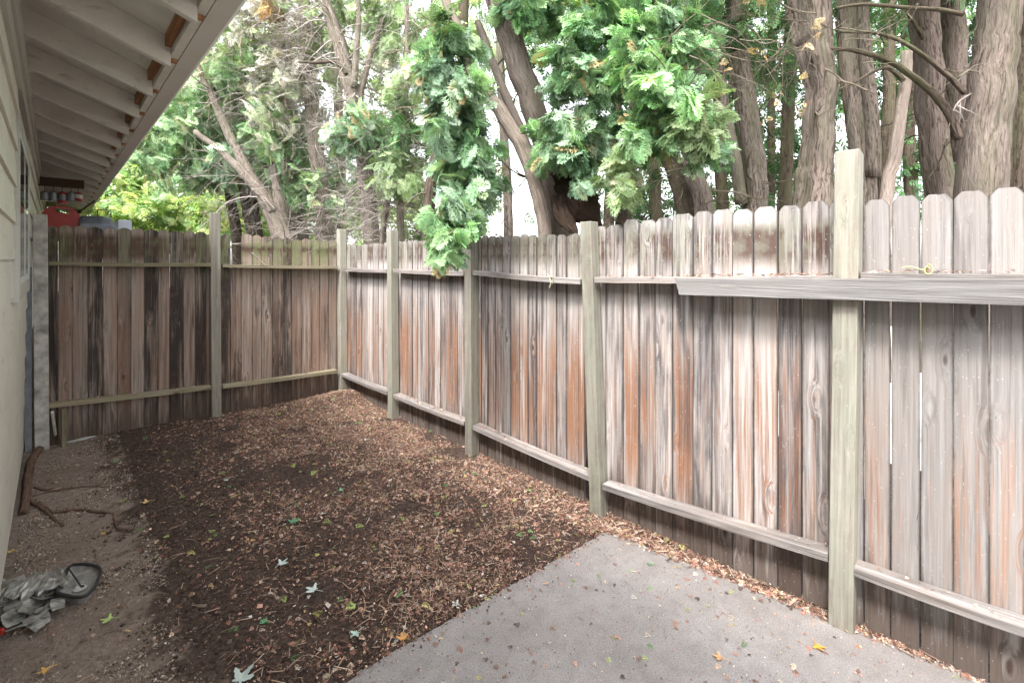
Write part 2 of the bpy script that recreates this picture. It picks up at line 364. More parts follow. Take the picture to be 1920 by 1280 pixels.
bm = bmesh.new(); bm.from_mesh(me); bmesh.ops.recalc_face_normals(bm, faces=bm.faces); bm.to_mesh(me); bm.free()

sheet = MB(); sheet.add([(4.9,-30,.006),(15,-30,.006),(15,2.2,.006),(4.9,2.2,.006)], [(0,1,2,3)])  # pale ground sheet added to whiten the near picket slits and bounce light
o = sheet.build('added_pale_sheet', plain('pale_sheet', (.55,.53,.50), .9, sc=3)); tag(o, kind='structure')
# ---------------------------------------------------------------- fences
XF, XP = 2.53, 2.62       # face of posts, face of pickets
YB, YBP = 5.60, 5.69
def plane_x(n): return abs(n.x) > .5
def picket(mb, p0, ax, nrm, w, z0, z1, pid, dog=.028, rnd=False, lean=0., th=.017, chip=None):
    """p0 left foot on the face plane, ax along the fence, nrm towards the viewer side"""
    rows = [0, .12, .3, .5, .7, .86]; zt = z1-dog
    lv = [z0+(zt-z0)*r for r in rows]+[zt]
    if rnd: tops = [(.0, 0.), (.1, .45), (.25, .75), (.5, 1.)]
    else: tops = [(.0, 0.), (.10, .5), (.235, 1.), (.5, 1.)]
    L = []; R = []
    sd = random.random()*50
    for zz in lv:
        wv = .0022 if plane_x(nrm) else .0006; j1 = wv*mnoise.noise(Vector((sd, zz*3, 0))); j2 = wv*mnoise.noise(Vector((sd+9, zz*3, 0)))
        dx = lean*(zz-z0)
        L.append((j1+dx, zz)); R.append((w+j2+dx, zz))
    dx = lean*(z1-z0)
    for a, bq in tops[1:]:
        L.append((w*a+dx, zt+dog*bq)); R.append((w*(1-a)+dx, zt+dog*bq))
    if chip:
        for i in range(len(L)):
            if L[i][1] > chip[0]: L[i] = (L[i][0]+chip[1], L[i][1])
    warp = random.uniform(-.004, .004); cup = random.uniform(-.003, .003)
    vs = []; pcs = []; m = len(L)
    o2 = random.uniform(0, .006)
    for dep in (0, th):
        for side in (L, R):
            for (a, zz) in side:
                bow = warp*math.sin((zz-z0)/(z1-z0)*PI)+cup*(1 if side is L else -1)
                q = p0+ax*a-nrm*(dep+bow+o2); q = Vector((q.x, q.y, zz)); vs.append(q); pcs.append((a-w/2, dep, zz))
    fs = []
    for i in range(m-1):
        fs.append((i, m+i, m+i+1, i+1))                       # front
        fs.append((2*m+i+1, 3*m+i+1, 3*m+i, 2*m+i))           # back
        fs.append((i+1, 2*m+i+1, 2*m+i, i))                   # left edge
        fs.append((m+i, 3*m+i, 3*m+i+1, m+i+1))               # right edge
    fs.append((0, 2*m, 3*m, m)); fs.append((m-1, 2*m-1, 4*m-1, 3*m-1))
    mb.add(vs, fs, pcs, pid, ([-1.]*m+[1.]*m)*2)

def panel(parent, bounds, tops, plane, mat, dog=.028, rnd=False, gaps=None, label=None, zb=-.03, skip=()):
    """bounds: pixel columns of the joints; tops: pixel rows of the picket heads left and right end"""
    mb = MB(); kx = dict(x=XP) if plane == 'x' else dict(y=YBP)
    nrm = Vector((-1,0,0)) if plane == 'x' else Vector((0,-1,0))
    n = len(bounds)-1
    for i in range(n):
        if i in skip: continue
        a = P(bounds[i], HOR, **kx); b_ = P(bounds[i+1], HOR, **kx)
        t_ = (i+.5)/n; py = tops[0]+(tops[1]-tops[0])*t_ + random.uniform(-2.2, 2.2)*(1 if abs(bounds[0]) < 1100 else 1.6)
        zt = P((bounds[i]+bounds[i+1])/2, py, **kx).z
        gp = (gaps or {}).get(i, random.choice([.004, .006, .007, .009] if plane == 'x' else [.0003, .0006, .001]))
        ax = (b_-a).normalized(); w = (b_-a).length-gp
        picket(mb, Vector((a.x, a.y, 0)), ax, nrm, w, zb+random.uniform(-.01,.02), zt, random.random(), dog, rnd, random.uniform(-.0015,.0015))
    o = mb.build('picket_panel', mat, parent)
    if label: o['label'] = label
    return o
def rail(parent, a, b_, plane, mat, name='rail', th=.038, dp=.089, back=0.):
    """a, b_: pixels of the rail's front top edge"""
    kx = dict(x=XF+back) if plane == 'x' else dict(y=YB+back)
    p = P(*a, **kx); q = P(*b_, **kx); n = Vector((1,0,0)) if plane == 'x' else Vector((0,1,0))
    mb = MB(); N = 7; pid = random.random(); vs = []; pcs = []
    ln = (q-p).length
    for i in range(N+1):
        c = p.lerp(q, i/N); sag = -.006*math.sin(i/N*PI)+.0015*random.uniform(-1,1)
        dpp = dp+random.uniform(-.002,.0005)
        for (d, z) in ((0.,0.),(dpp,0.),(dpp,-th),(0.,-th)):
            v = c+n*d+Vector((0,0,z+sag)); vs.append(v); pcs.append((d, z, ln*i/N))
    fs = [(0,1,2,3), (4*N+3,4*N+2,4*N+1,4*N)]
    for i in range(N):
        for k in range(4): fs.append((4*i+k, 4*(i+1)+k, 4*(i+1)+(k+1)%4, 4*i+(k+1)%4))
    mb.add(vs, fs, pcs, pid); return mb.build(name, mat, parent, bevel=.002)
def post(parent, top, bot, plane, mat, zt=None, label=None, w=.089, slope=0.):
    """top, bot: pixel of the front face's left edge at head and foot"""
    kx = dict(x=XF) if plane == 'x' else dict(y=YB)
    a = P(*top, **kx); b_ = P(bot[0], HOR, **kx)
    z0 = -.05; f = Vector((0,-1,0)) if plane == 'x' else Vector((1,0,0)); dn = Vector((1,0,0)) if plane == 'x' else Vector((0,1,0))
    mb = MB(); vs = []
    off = Vector((0.004, 0, 0)) if plane == 'x' else Vector((0, .004, 0))
    lo = Vector((b_.x, b_.y, z0)); hi = Vector((a.x, a.y, a.z))
    dn = dn*w; f = f*w
    N = 8; pcs = []; pid = random.random()
    for i in range(N+1):
        c = lo.lerp(hi, i/N)-off*.5
        if 0 < i < N: c += Vector((mnoise.noise(Vector((i*.7, pid*99, 0))), mnoise.noise(Vector((i*.7, pid*99, 5))), 0))*.0025
        for k, (u, v) in enumerate(((0,0),(1,0),(1,1),(0,1))):
            q = c+f*u+dn*v
            if i == N: q = q+Vector((0,0,slope*(v-.5)))
            vs.append(q); pcs.append((u*w, v*w, q.z))
    fs = [(0,1,2,3), (4*N+3,4*N+2,4*N+1,4*N)] if plane == 'y' else [(3,2,1,0), (4*N,4*N+1,4*N+2,4*N+3)]
    for i in range(N):
        for k in range(4):
            q = (4*i+k, 4*(i+1)+k, 4*(i+1)+(k+1)%4, 4*i+(k+1)%4)
            fs.append(q)
    mb.add(vs, fs, pcs, pid)
    o = mb.build('post', mat, parent, bevel=.005)
    me = o.data; bm = bmesh.new(); bm.from_mesh(me); bmesh.ops.recalc_face_normals(bm, faces=bm.faces); bm.to_mesh(me); bm.free()
    if label: o['label'] = label
    return o

sf = empty('picket_fence', (2.575, 2.4, 0), 'long pale weathered picket fence with rust brown streaks down the right side', 'fence')
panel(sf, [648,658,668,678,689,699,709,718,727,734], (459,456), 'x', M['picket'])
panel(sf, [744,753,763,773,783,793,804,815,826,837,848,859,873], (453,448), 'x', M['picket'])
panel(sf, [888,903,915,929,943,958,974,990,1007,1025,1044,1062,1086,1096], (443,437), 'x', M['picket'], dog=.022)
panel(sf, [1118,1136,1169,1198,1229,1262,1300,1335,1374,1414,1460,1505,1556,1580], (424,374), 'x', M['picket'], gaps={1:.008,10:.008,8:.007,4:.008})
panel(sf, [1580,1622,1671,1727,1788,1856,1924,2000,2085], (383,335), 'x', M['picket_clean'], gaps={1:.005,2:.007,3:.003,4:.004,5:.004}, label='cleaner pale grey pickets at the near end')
post(sf, (725,432), (727,795), 'x', M['post'])
post(sf, (870,414), (872,855), 'x', M['post'])
post(sf, (1087,416), (1106,968), 'x', M['post'], label='leaning post beneath the cut tree stub')
post(sf, (1565,287), (1552,1190), 'x', M['post'], label='tallest post, green tinted', w=.094, slope=-.012)
post(sf, (631,430), (634,735), 'x', M['post'], label='corner post')
# rails: lower
for a, b_ in (((640,700),(724,734)), ((737,739),(869,790)), ((886,797),(1104,891)), ((1129,907),(1552,1038)), ((1600,1063),(2080,1229))):
    rail(sf, a, b_, 'x', M['rail'], 'bottom_rail')
for a, b_ in (((640,502),(724,505)), ((737,504),(869,509)), ((886,507),(1087,523)), ((1114,519),(1562,516)), ((1613,511),(2080,513))):
    rail(sf, a, b_, 'x', M['rail'], 'top_rail')
# 2x4 screwed on edge across the near post
mb = MB(); pid = .37
A = P(1265,522,x=XF-.042); B = P(2080,524,x=XF-.042); A2 = P(1273,553,x=XF-.042); B2 = P(2080,578,x=XF-.042)
d38 = Vector((.038,0,0)); vs = [A2, B2, B, A]; vs = vs+[v+d38 for v in vs]
mb.add(vs, [(0,1,2,3),(7,6,5,4),(3,2,6,7),(1,0,4,5),(0,3,7,4),(2,1,5,6)], [(v.z, v.x, -v.y) for v in vs], pid)
o = mb.build('sister_board', M['sister'], sf, bevel=.002); o['label'] = 'thick grey board fixed on edge across the near post'
me = o.data; bm = bmesh.new(); bm.from_mesh(me); bmesh.ops.recalc_face_normals(bm, faces=bm.faces); bm.to_mesh(me); bm.free()

bf = empty('picket_fence', (1.2, 5.65, .05), 'short dark damp picket fence with mossy heads closing the far end of the yard', 'fence')
def c8(v): return 40+v/2.666
panel(bf, [c8(v) for v in (120,184,258,333,408,480,548,615,685,745,812,870,925,962)], (421,437), 'y', M['picket_back'], rnd=True, gaps={8:.006,9:.006})
panel(bf, [c8(v) for v in (1000,1047,1102,1155,1200,1255,1308,1352,1403,1448,1492,1535,1575,1600)], (437,455), 'y', M['picket_mossy'], rnd=True, skip=(1,), label='pickets with moss covered heads')
# broken picket: only its lower length is left
mb = MB(); a = P(c8(1047),HOR,y=YBP); b_ = P(c8(1102),HOR,y=YBP)
picket(mb, Vector((a.x,a.y,0)), Vector((1,0,0)), Vector((0,-1,0)), (b_-a).length-.003, 0, 1.60, .3, dog=.012)
o = mb.build('broken_picket', M['picket_mossy'], bf)
p1 = post(bf, (61,401), (65,835), 'y', M['post_end'], label='pale mottled end post beside the house')
post(bf, (395,398), (397,775), 'y', M['post'])
rail(bf, (91,757), (396,723), 'y', M['rail_back'], 'bottom_rail'); rail(bf, (418,722), (632,693), 'y', M['rail_back'], 'bottom_rail')
rail(bf, (91,490), (396,493), 'y', M['rail_back'], 'top_rail', th=.036); rail(bf, (418,495), (634,499), 'y', M['rail_back'], 'top_rail', th=.034)
mb = MB(); mb.box((-.172,5.62,.02), (-.132,5.66,1.62)); mb.build('filler_strip', plain('dull_blue_grey_wood', (.17,.18,.20), .9), bf)

# ---------------------------------------------------------------- house
def wx(z): return -.19+(z-.1)/(2.87-.1)*.055
hs = empty('house', (-.3, 5, 0), 'cream lap sided house wall with open raftered eave and gutter along the left', 'house')
mb = MB(); WY0, WY1, WZ0, WZ1 = 3.66, 5.16, 1.52, 2.50
z = 1.68-.196*8
while z < 2.80:
    zt = min(z+.206, 2.86); segs = [(-2.5, 15.)]
    if z+.1 > WZ0-.02 and z < WZ1: segs = [(-2.5, WY0-.0), (WY1, 15.)]
    for y0, y1 in segs:
        # lap board: thick butt below, thin above
        yy = y0; k = 0
        cuts = [y0]
        while cuts[-1] < y1-3.8: cuts.append(cuts[-1]+3.66)
        cuts.append(y1)
        for ya, yb in zip(cuts[:-1], cuts[1:]):
            yb -= .0015
            xb0, xb1 = wx(z)+.010, wx(zt)-.003
            vs = [(xb0-.02,ya,z),(xb0,ya,z),(xb0,yb,z),(xb0-.02,yb,z),(xb1-.02,ya,zt),(xb1,ya,zt),(xb1,yb,zt),(xb1-.02,yb,zt)]
            mb.hexa(vs, None, 'y')
    z += .196
mb.build('siding', M['siding'], hs)
mb = MB(); mb.box((-.34,-2.5,-.1),(-.232,15,2.86)); mb.build('wall_core', plain('foundation_grey', (.16,.15,.14), .95), hs)
# window
wn = MB()
for lo, hi in (((-.1,WY0,WZ0-.07),(0,WY0+.09,WZ1)), ((-.1,WY1-.09,WZ0-.07),(0,WY1,WZ1)), ((-.1,WY0+.09,WZ0-.07),(.006,WY1-.09,WZ0+.02)), ((-.1,WY0+.09,WZ1-.09),(0,WY1-.09,WZ1))):
    wn.box((wx(2)-.05, lo[1], lo[2]), (wx(2)+.020, hi[1], hi[2]), None, 'z')
wo = wn.build('window', M['trim'], hs)
wf = MB(); X0 = wx(2)
for lo, hi in (((WY0+.09,WZ0+.02),(WY0+.13,WZ1-.09)), ((WY1-.13,WZ0+.02),(WY1-.09,WZ1-.09)), ((WY0+.13,WZ0+.02),(WY1-.13,WZ0+.06)), ((WY0+.13,WZ1-.13),(WY1-.13,WZ1-.09)), ((4.39,WZ0+.06),(4.43,WZ1-.13))):
    wf.box((X0-.04, lo[0], lo[1]), (X0+.0185, hi[0], hi[1]))
wf.build('frame', M['vinyl'], wo)
pn = MB(); pn.box((X0+.008, WY0+.13, WZ0+.06), (X0+.0165, WY1-.13, WZ1-.13)); pn.build('pane', M['glass'], wo)
# frieze under the rafters and wall plate
mb = MB(); mb.box((wx(2.7)-.02,-2.5,2.70),(wx(2.7)+.028,15,2.862)); mb.box((wx(2.7)-.02,-2.5,2.60),(wx(2.7)+.016,15,2.6985)); mb.build('frieze', M['trim'], hs)
# eave
EX, EZ = .426, 2.662; SL = .367; RD = .145
def rz(x): return EZ+(EX-x)*SL
r0 = None; ys = [2.29+.612*k for k in range(-7, 21)]
for yy in ys:
    j = random.uniform(-.006,.006)
    mb = MB(); x0, x1 = -.30, EX-.002
    y0, y1 = yy+j, yy+j+.040
    vs = [(x0,y0,rz(x0)),(x1,y0,rz(x1)),(x1,y1,rz(x1)),(x0,y1,rz(x0)),(x0,y0,rz(x0)+RD),(x1,y0,rz(x1)+RD),(x1,y1,rz(x1)+RD),(x0,y1,rz(x0)+RD)]
    mb.hexa(vs, None, 'x'); mb.build('rafter', M['eave'], hs, bevel=.003)
mb = MB(); y0, y1 = -2.5, 15.2; dz = RD+.001
x0, x1 = -.34, EX+.036
vs = [(x0,y0,rz(x0)+dz),(x1,y0,rz(x1)+dz),(x1,y1,rz(x1)+dz),(x0,y1,rz(x0)+dz)]; vs += [(a,b_,c+.02) for a,b_,c in vs]
mb.hexa(vs, None, 'y'); mb.build('roof_deck', M['eave'], hs)
mb = MB(); x1b = EX+.16; dz2 = RD+.022
vs = [(-2.5,y0,rz(-2.5)+dz2),(x1b,y0,rz(x1b)+dz2+.03),(x1b,y1,rz(x1b)+dz2+.03),(-2.5,y1,rz(-2.5)+dz2)]; vs += [(a,b_,c+.012) for a,b_,c in vs]
mb.hexa(vs, None, 'y'); mb.build('roof', plain('asphalt_shingle', (.07,.07,.07), .95, sc=60, bump=.8), hs)
# blocking between rafters at the wall, bare nailer between the rafter tails
mb = MB(); nb = MB(); cb = MB()
for ya, yb in zip(ys[:-1], ys[1:]):
    xx = wx(2.8)+.004
    mb = MB(); nb = MB(); cb = MB()
    mb.box((xx-.03, ya+.047, 2.862), (xx, yb-.007, rz(xx)+RD-.002))
    nb.hexa([(EX-.028,ya+.047,2.755),(EX-.003,ya+.047,2.755),(EX-.003,yb-.007,2.755),(EX-.028,yb-.007,2.755),(EX-.028,ya+.047,rz(EX-.028)+RD-.002),(EX-.003,ya+.047,rz(EX)+RD-.002),(EX-.003,yb-.007,rz(EX)+RD-.002),(EX-.028,yb-.007,rz(EX-.028)+RD-.002)], None, 'y')
    cb.box((EX+.002, ya+.048, 2.706), (EX+.032, ya+.075, 2.722))
    mb.build('blocking', M['eave'], hs); nb.build('bare_nailer', M['barewood'], hs); cb.build('shim', M['barewood'], hs)
mb = MB(); mb.box((EX,-2.5,2.724),(EX+.038,15.2,2.84), None, 'y'); mb.build('fascia', M['eave'], hs, bevel=.002)
gt = MB(); prof = [(EX+.040,2.84),(EX+.040,2.722),(EX+.118,2.722),(EX+.150,2.765),(EX+.166,2.82),(EX+.166,2.838),(EX+.160,2.838),(EX+.160,2.822),(EX+.145,2.769),(EX+.114,2.727),(EX+.045,2.727),(EX+.045,2.84)]
k = len(prof); vs = [(a,-2.5,c) for a,c in prof]+[(a,15.2,c) for a,c in prof]
gt.add(vs, [tuple(range(k)), tuple(reversed(range(k,2*k)))]+[(i,i+k,(i+1)%k+k,(i+1)%k) for i in range(k)]); gt.build('gutter', M['gutter'], hs)

# ---------------------------------------------------------------- foliage tools
def frond_template(n=7, sub=2, wid=.035):
    q = []
    def leaf(p, ang, L, w, dz=0.):
        d = np.array([math.sin(ang), math.cos(ang)]); s_ = np.array([d[1], -d[0]])
        a = np.array(p); m_ = a+d*L*.55; e = a+d*L
        for v in (a, m_+s_*w, e, m_-s_*w): q.append((v[0], v[1], -.28*v[1]**2-.35*abs(v[0])**1.5+dz))
    leaf((0,0), 0, .5, .016); leaf((0,.45), 0, .55, .022)
    for i in range(n):
        t_ = (i+.3)/n
        for sg in (-1, 1):
            L = (.52*(1-t_)**.7+.08)*(.85+.3*random.random()); an = sg*(.95-.45*t_)*(.85+.3*random.random())
            p = (0, t_*.95); leaf(p, an, L, wid, random.uniform(-.02,.02))
            for j in range(sub):
                f_ = .3+.6*(j+.2)/max(sub,1); q0 = (p[0]+math.sin(an)*L*f_, p[1]+math.cos(an)*L*f_)
                for s2 in (-1, 1): leaf(q0, an+s2*.62, L*(.42-.1*j), wid*.8)
    return np.array(q, dtype=np.float32)
TF = [frond_template(6, 1, .036) for _ in range(4)]       # rich, near
TM = [frond_template(6, 1, .036) for _ in range(4)]
TS = [frond_template(4, 0, .085) for _ in range(4)]       # plain, far
def unit(v): return v/np.maximum(np.linalg.norm(v, axis=1, keepdims=True), 1e-6)
def scatter(tmpls, pos, axd, nrm, size, col):
    """copies of flat templates: axd = length direction, nrm = face direction"""
    Y_ = unit(axd); X_ = unit(np.cross(Y_, nrm)); Z_ = np.cross(X_, Y_)
    VV = []; CC = []
    sel = rng.integers(0, len(tmpls), len(pos))
    for k_, T in enumerate(tmpls):
        m_ = sel == k_
        if not m_.any(): continue
        s_ = size[m_][:, None, None]
        v = (T[None,:,0:1]*X_[m_][:,None,:]+T[None,:,1:2]*Y_[m_][:,None,:]+T[None,:,2:3]*Z_[m_][:,None,:])*s_+pos[m_][:,None,:]
        VV.append(v.reshape(-1,3)); CC.append(np.repeat(col[m_], len(T), axis=0))
    return np.concatenate(VV), np.concatenate(CC)
PAL = {
 'cedar': [((.20,.38,.16),4), ((.14,.29,.12),3), ((.31,.48,.22),3), ((.06,.16,.07),1.5), ((.50,.36,.16),.3)],
 'blue':  [((.25,.42,.25),4), ((.38,.53,.36),3), ((.15,.28,.15),2), ((.34,.45,.24),.8), ((.52,.37,.18),.3)],
 'lime':  [((.28,.49,.22),4), ((.38,.58,.28),3), ((.17,.36,.15),2), ((.6,.48,.24),.3)],
 'dark':  [((.075,.17,.07),4), ((.115,.24,.09),3), ((.045,.105,.045),2), ((.18,.25,.09),1)],
 'yellow':[((.42,.50,.22),4), ((.32,.46,.20),3), ((.56,.58,.28),2), ((.22,.37,.16),2)],
 'olive': [((.28,.38,.20),4), ((.38,.47,.27),3), ((.19,.27,.13),2), ((.45,.40,.30),.6)],
 'mid':   [((.25,.42,.19),4), ((.37,.52,.26),3), ((.13,.27,.12),2), ((.44,.40,.19),.5)],
 'rust':  [((.56,.38,.21),4), ((.62,.48,.28),3), ((.42,.26,.15),2)],
 'straw': [((.48,.45,.41),4), ((.60,.57,.53),3), ((.28,.25,.20),3), ((.34,.40,.24),3)],
}
def palette(name, n, var=.38):
    g_ = 1.12 if name in ('cedar','blue','lime','mid','olive') else 1.
    cs = np.array([c for c, w in PAL[name]]); ws = np.array([w for c, w in PAL[name]], float); ws /= ws.sum()
    c = g_*cs[rng.choice(len(cs), n, p=ws)]*rng.uniform(1-var, 1+var, (n,1))
    if name in ('cedar','blue','lime','mid'): c = c*.84+c.mean(axis=1, keepdims=True)*.20
    if name in ('litter','dull'): c = c*1.12
    return np.concatenate([c, np.ones((n,1))], 1)
def cloud(c, r, n, sub=.3, droop=.7, per=13):
    """positions and directions for n sprays: boughs inside an uneven ellipsoid, the sprays of one bough pointing the same way"""
    k_ = max(3, int(n/per)); d = unit(rng.normal(size=(k_,3))); rad = rng.uniform(.2, 1.12, (k_,1))**.6
    cen = np.array(c)+d*rad*np.array(r)*(1+.22*rng.normal(size=(k_,1)))
    sr = min(r)*sub*rng.uniform(.5, 1.3, (k_,1))
    which = rng.integers(0, k_, n)
    bax = unit(d*np.array([1,1,.5])+rng.normal(size=(k_,3))*.55+np.array([0,0,-droop*.8]))          # bough direction
    bnr = unit(rng.normal(size=(k_,3))*.55+np.array([0,0,.75])+d*.45)
    bsd = np.cross(bax, bnr)
    u_ = rng.uniform(-1, 1, (n,1)); v_ = rng.normal(size=(n,1))*.5; w_ = rng.normal(size=(n,1))*.28
    pos = cen[which]+(bax[which]*u_*1.15+bsd[which]*v_+bnr[which]*w_)*sr[which]
    ax = unit(bax[which]+bsd[which]*v_*.9+rng.normal(size=(n,3))*.28+np.array([0,0,-droop*.3]))
    nr = unit(bnr[which]+rng.normal(size=(n,3))*.33)
    return pos, ax, nr, which
def add_foliage(parts, name, parent, mat):
    V_ = np.concatenate([p[0] for p in parts]); C_ = np.concatenate([p[1] for p in parts])
    return npmesh(name, V_, np.arange(len(V_)).reshape(-1,4), mat, parent, {'col': ('FLOAT_COLOR', C_)})
def clump(px, py, Z, rx, ry, n, pal='cedar', size=.15, tm=None, depth=None, droop=.8, sub=.42, split=True):
    if tm is TF and split and n > 45:
        m = 9; out = []
        for q in range(m):
            a = random.uniform(0, 2*PI); r_ = random.random()**.5
            out.append(clump(px+math.cos(a)*r_*rx*.95, py+math.sin(a)*r_*ry*.95, Z*(1+random.uniform(-.05,.05)), rx*random.uniform(.32,.6), ry*random.uniform(.24,.45), int(n*1.6/m), random.choice([pal, pal, pal, {'blue':'cedar','cedar':'blue','lime':'cedar'}.get(pal, pal)]), size, tm, depth*random.uniform(.4,.8), droop, .5, False))
        return np.concatenate([o[0] for o in out]), np.concatenate([o[1] for o in out])
    c = P(px, py, Z=Z); k_ = Z/F
    pos, ax, nr, w_ = cloud(c, (rx*k_ if depth is None else depth, rx*k_ if depth is None else depth, ry*k_), n, sub, droop)
    if depth is not None:   # spread along the image's horizontal, depth along the view
        pos2 = pos-np.array(c); hx = np.array([Cc,-S,0]); fx = np.array([S,Cc,0])
        a_ = pos2[:,0]/depth*rx*k_; b_2 = pos2[:,1]
        pos = np.array(c)+a_[:,None]*hx+b_2[:,None]*fx+pos2[:,2:3]*np.array([0,0,1])
    n = int(n*1.0); col = palette(pal, n); kk = w_.max()+1; tint = rng.uniform(.55, 1.4, (kk,1)); col[:, :3] *= tint[w_]
    return scatter(tm or TM, pos, ax, nr, size*rng.uniform(.6,1.25,n), col)
def twig(mb, p, d, L, r, seg=8, curl=.5, lift=0., pid=0., depth=1, nsub=2, n=3):
    pts = [Vector(p)]; d = Vector(d).normalized(); ph = Vector((random.random()*50, random.random()*50, random.random()*50))
    for i in range(seg):
        w_ = mnoise.noise_vector(ph+Vector((i*.45,0,0)))
        d = (d+w_*curl+Vector((0,0,lift))).normalized(); pts.append(pts[-1]+d*(L/seg))
    mb.tube(pts, [r*(1-.85*i/seg) for i in range(seg+1)], n, pid, False)
    if depth > 0:
        for _ in range(nsub):
            k_ = random.randint(2, seg-1); dd = (d+Vector([random.uniform(-1,1) for _ in range(3)])*1.1)
            twig(mb, pts[k_], dd, L*random.uniform(.35,.65), r*(1-.8*k_/seg)*.8, max(4,seg-2), curl, lift, pid, depth-1, nsub, n)
    return pts

# ---------------------------------------------------------------- trees
UP = Vector((0,0,1))
def trunk_path(path, Z, ext=1.4, zdrift=0.):
    """path: (px, py, width) from the foot up; continues to the soil and above the frame"""
    pts = []; rad = []
    for i, (px, py, w_) in enumerate(path):
        zz = Z*(1+zdrift*i)
        pts.append(P(px, py, Z=zz)); rad.append(w_*zz/F/2*(1/math.sqrt(1+((px-CX)/F)**2))**.5)
    f = pts[0]; d = (pts[1]-pts[0]).normalized()
    base = Vector((f.x-d.x*.35*f.z, f.y-d.y*.35*f.z, -.1))
    top = pts[-1]; d2 = (pts[-1]-pts[-2]).normalized(); 
    hi = top+d2*ext
    P_ = [base, f.lerp(base, .5)+Vector((0,0,0))]+pts; R_ = [rad[0]*1.35, rad[0]*1.1]+rad
    if ext > 0: P_.append(hi); R_.append(rad[-1]*.75)
    return P_, R_
def trunk_mesh(P_, R_, parent, mat, name='trunk', flute=.16, n=20, k=7, jitter=.02):
    pp = spline(P_, k); rr = []
    for i in range(len(P_)-1):
        for j in range(k): rr.append(R_[i]+(R_[i+1]-R_[i])*j/k)
    rr.append(R_[-1]); ph = random.random()*20
    sd = random.random()*90
    pp = [p+mnoise.noise_vector(Vector((sd, 0, i*.35)))*jitter*min(1, R_[0]*8) for i, p in enumerate(pp)]
    mb = MB(); mb.tube(pp, rr, n, random.random(), True, flute, ph)
    return mb.build(name, mat, parent, smooth=True), pp, rr
NTREE = [0]
def tree(label, Z, path, bark='bark_red', limbs=(), fol=(), twigs=0, twr=(.6,.012), tdark=False, ext=1.6, flute=.16, zd=0., kind='cedar_tree', cat='tree', group=None, tlen=.7, trange=(0.25,1), leafmat='leaf'):
    P_, R_ = trunk_path(path, Z, ext, zd)
    root = empty(kind, (P_[0].x, P_[0].y, 0), label, cat, group)
    tr, pp, rr = trunk_mesh(P_, R_, root, M[bark], flute=flute)
    for lz, lp in limbs:
        LP = [P(a, b_, Z=lz) for a, b_, w_ in lp]; LR = [w_*lz/F/2 for a, b_, w_ in lp]
        trunk_mesh(LP, LR, root, M['bark_dark' if max(LR) < .035 else bark], 'limb', .1, 10, 6, .03)
    if twigs:
        mb = MB(); L_ = len(pp)
        for _ in range(twigs):
            i = random.randint(int(L_*trange[0]), int(L_*trange[1])-1); a = random.uniform(0, 2*PI)
            d = Vector((math.cos(a), math.sin(a), random.uniform(-.5,.5)))
            twig(mb, pp[i]+d*rr[i]*.7, d, tlen*random.uniform(.5,1.4), random.uniform(.5,1)*twr[1], 8, .55, -.06, random.random(), 2, 3)
        mb.build('dead_twigs', M['twig_dark' if tdark else 'twig'], root, smooth=True)['kind'] = 'stuff'
    if fol: add_foliage([clump(*f[0], **f[1]) if isinstance(f[0], tuple) else clump(*f) for f in fol], 'crown', root, M[leafmat])
    return root, pp, rr
def fo(*a, **k): return (a, k)

# --- right hand group, just beyond the near fence
tree('thick reddish barked trunk rising behind the pale pickets at the right edge', 3.0, [(1838,372,88),(1852,230,82),(1866,100,76),(1874,0,73)], 'bark_red',
     fol=[fo(1885,-260,3.4,240,200,500,'dark',size=.2,depth=.9)], flute=.10, twigs=5, tlen=.5, trange=(.5,1),
     limbs=[(3.0,[(1800,262,15),(1775,205,14),(1722,150,12),(1660,112,10),(1600,95,9),(1556,92,7)]), (2.9,[(1810,175,9),(1770,135,9),(1700,84,7),(1640,62,6),(1572,60,5)]), (2.85,[(1806,26,9),(1760,18,8),(1690,14,7),(1620,8,6),(1566,16,5)])])
tree('gnarled split trunk with a rooty foot left of the tallest fence post', 3.1, [(1528,388,70),(1532,300,58),(1540,190,54),(1530,90,62),(1520,0,70)], 'bark_red', flute=.26, twigs=6, tdark=True, tlen=.6, trange=(.4,1),
     fol=[fo(1500,-220,3.3,260,170,600,'cedar',size=.18,depth=.8)])
tree('greenish upright trunk directly behind the tallest fence post', 4.2, [(1618,360,44),(1610,250,40),(1596,120,38),(1590,0,38)], 'bark_grey', limbs=[(4.1,[(1640,330,26),(1632,200,24),(1622,90,22),(1618,0,20)]), (4.2,[(1600,280,10),(1580,150,9),(1570,40,8)])], fol=[fo(1610,-240,4.4,220,170,500,'dark',size=.2,depth=.9)])
tree('slim pale sawn off trunk leaning between the two thick right trunks', 3.3, [(1662,368,24),(1676,300,24),(1690,210,22),(1697,150,22),(1700,96,20)], 'bark_pale', ext=0, flute=.06, limbs=[(3.25,[(1694,152,9),(1668,128,8),(1640,134,6),(1596,158,4),(1562,172,3)])])
tree('furrowed double trunk close left of the thick reddish trunk', 4.0, [(1768,372,52),(1752,250,50),(1742,120,50),(1732,0,52)], 'bark_red', limbs=[(4.1,[(1806,300,40),(1796,180,38),(1788,70,38),(1782,-20,36)]), (3.95,[(1790,260,9),(1770,180,8),(1740,90,7),(1700,20,6)])], twigs=6, tdark=True,
     fol=[fo(1760,-260,4.4,260,190,600,'dark',size=.2,depth=.9)])
tree('dark slender trunk cut by the right edge of the picture', 4.3, [(1906,372,36),(1912,250,36),(1918,100,34),(1920,0,34)], 'bark_dark', fol=[fo(1930,60,4.6,70,120,260,'dark',size=.16,depth=.6)])
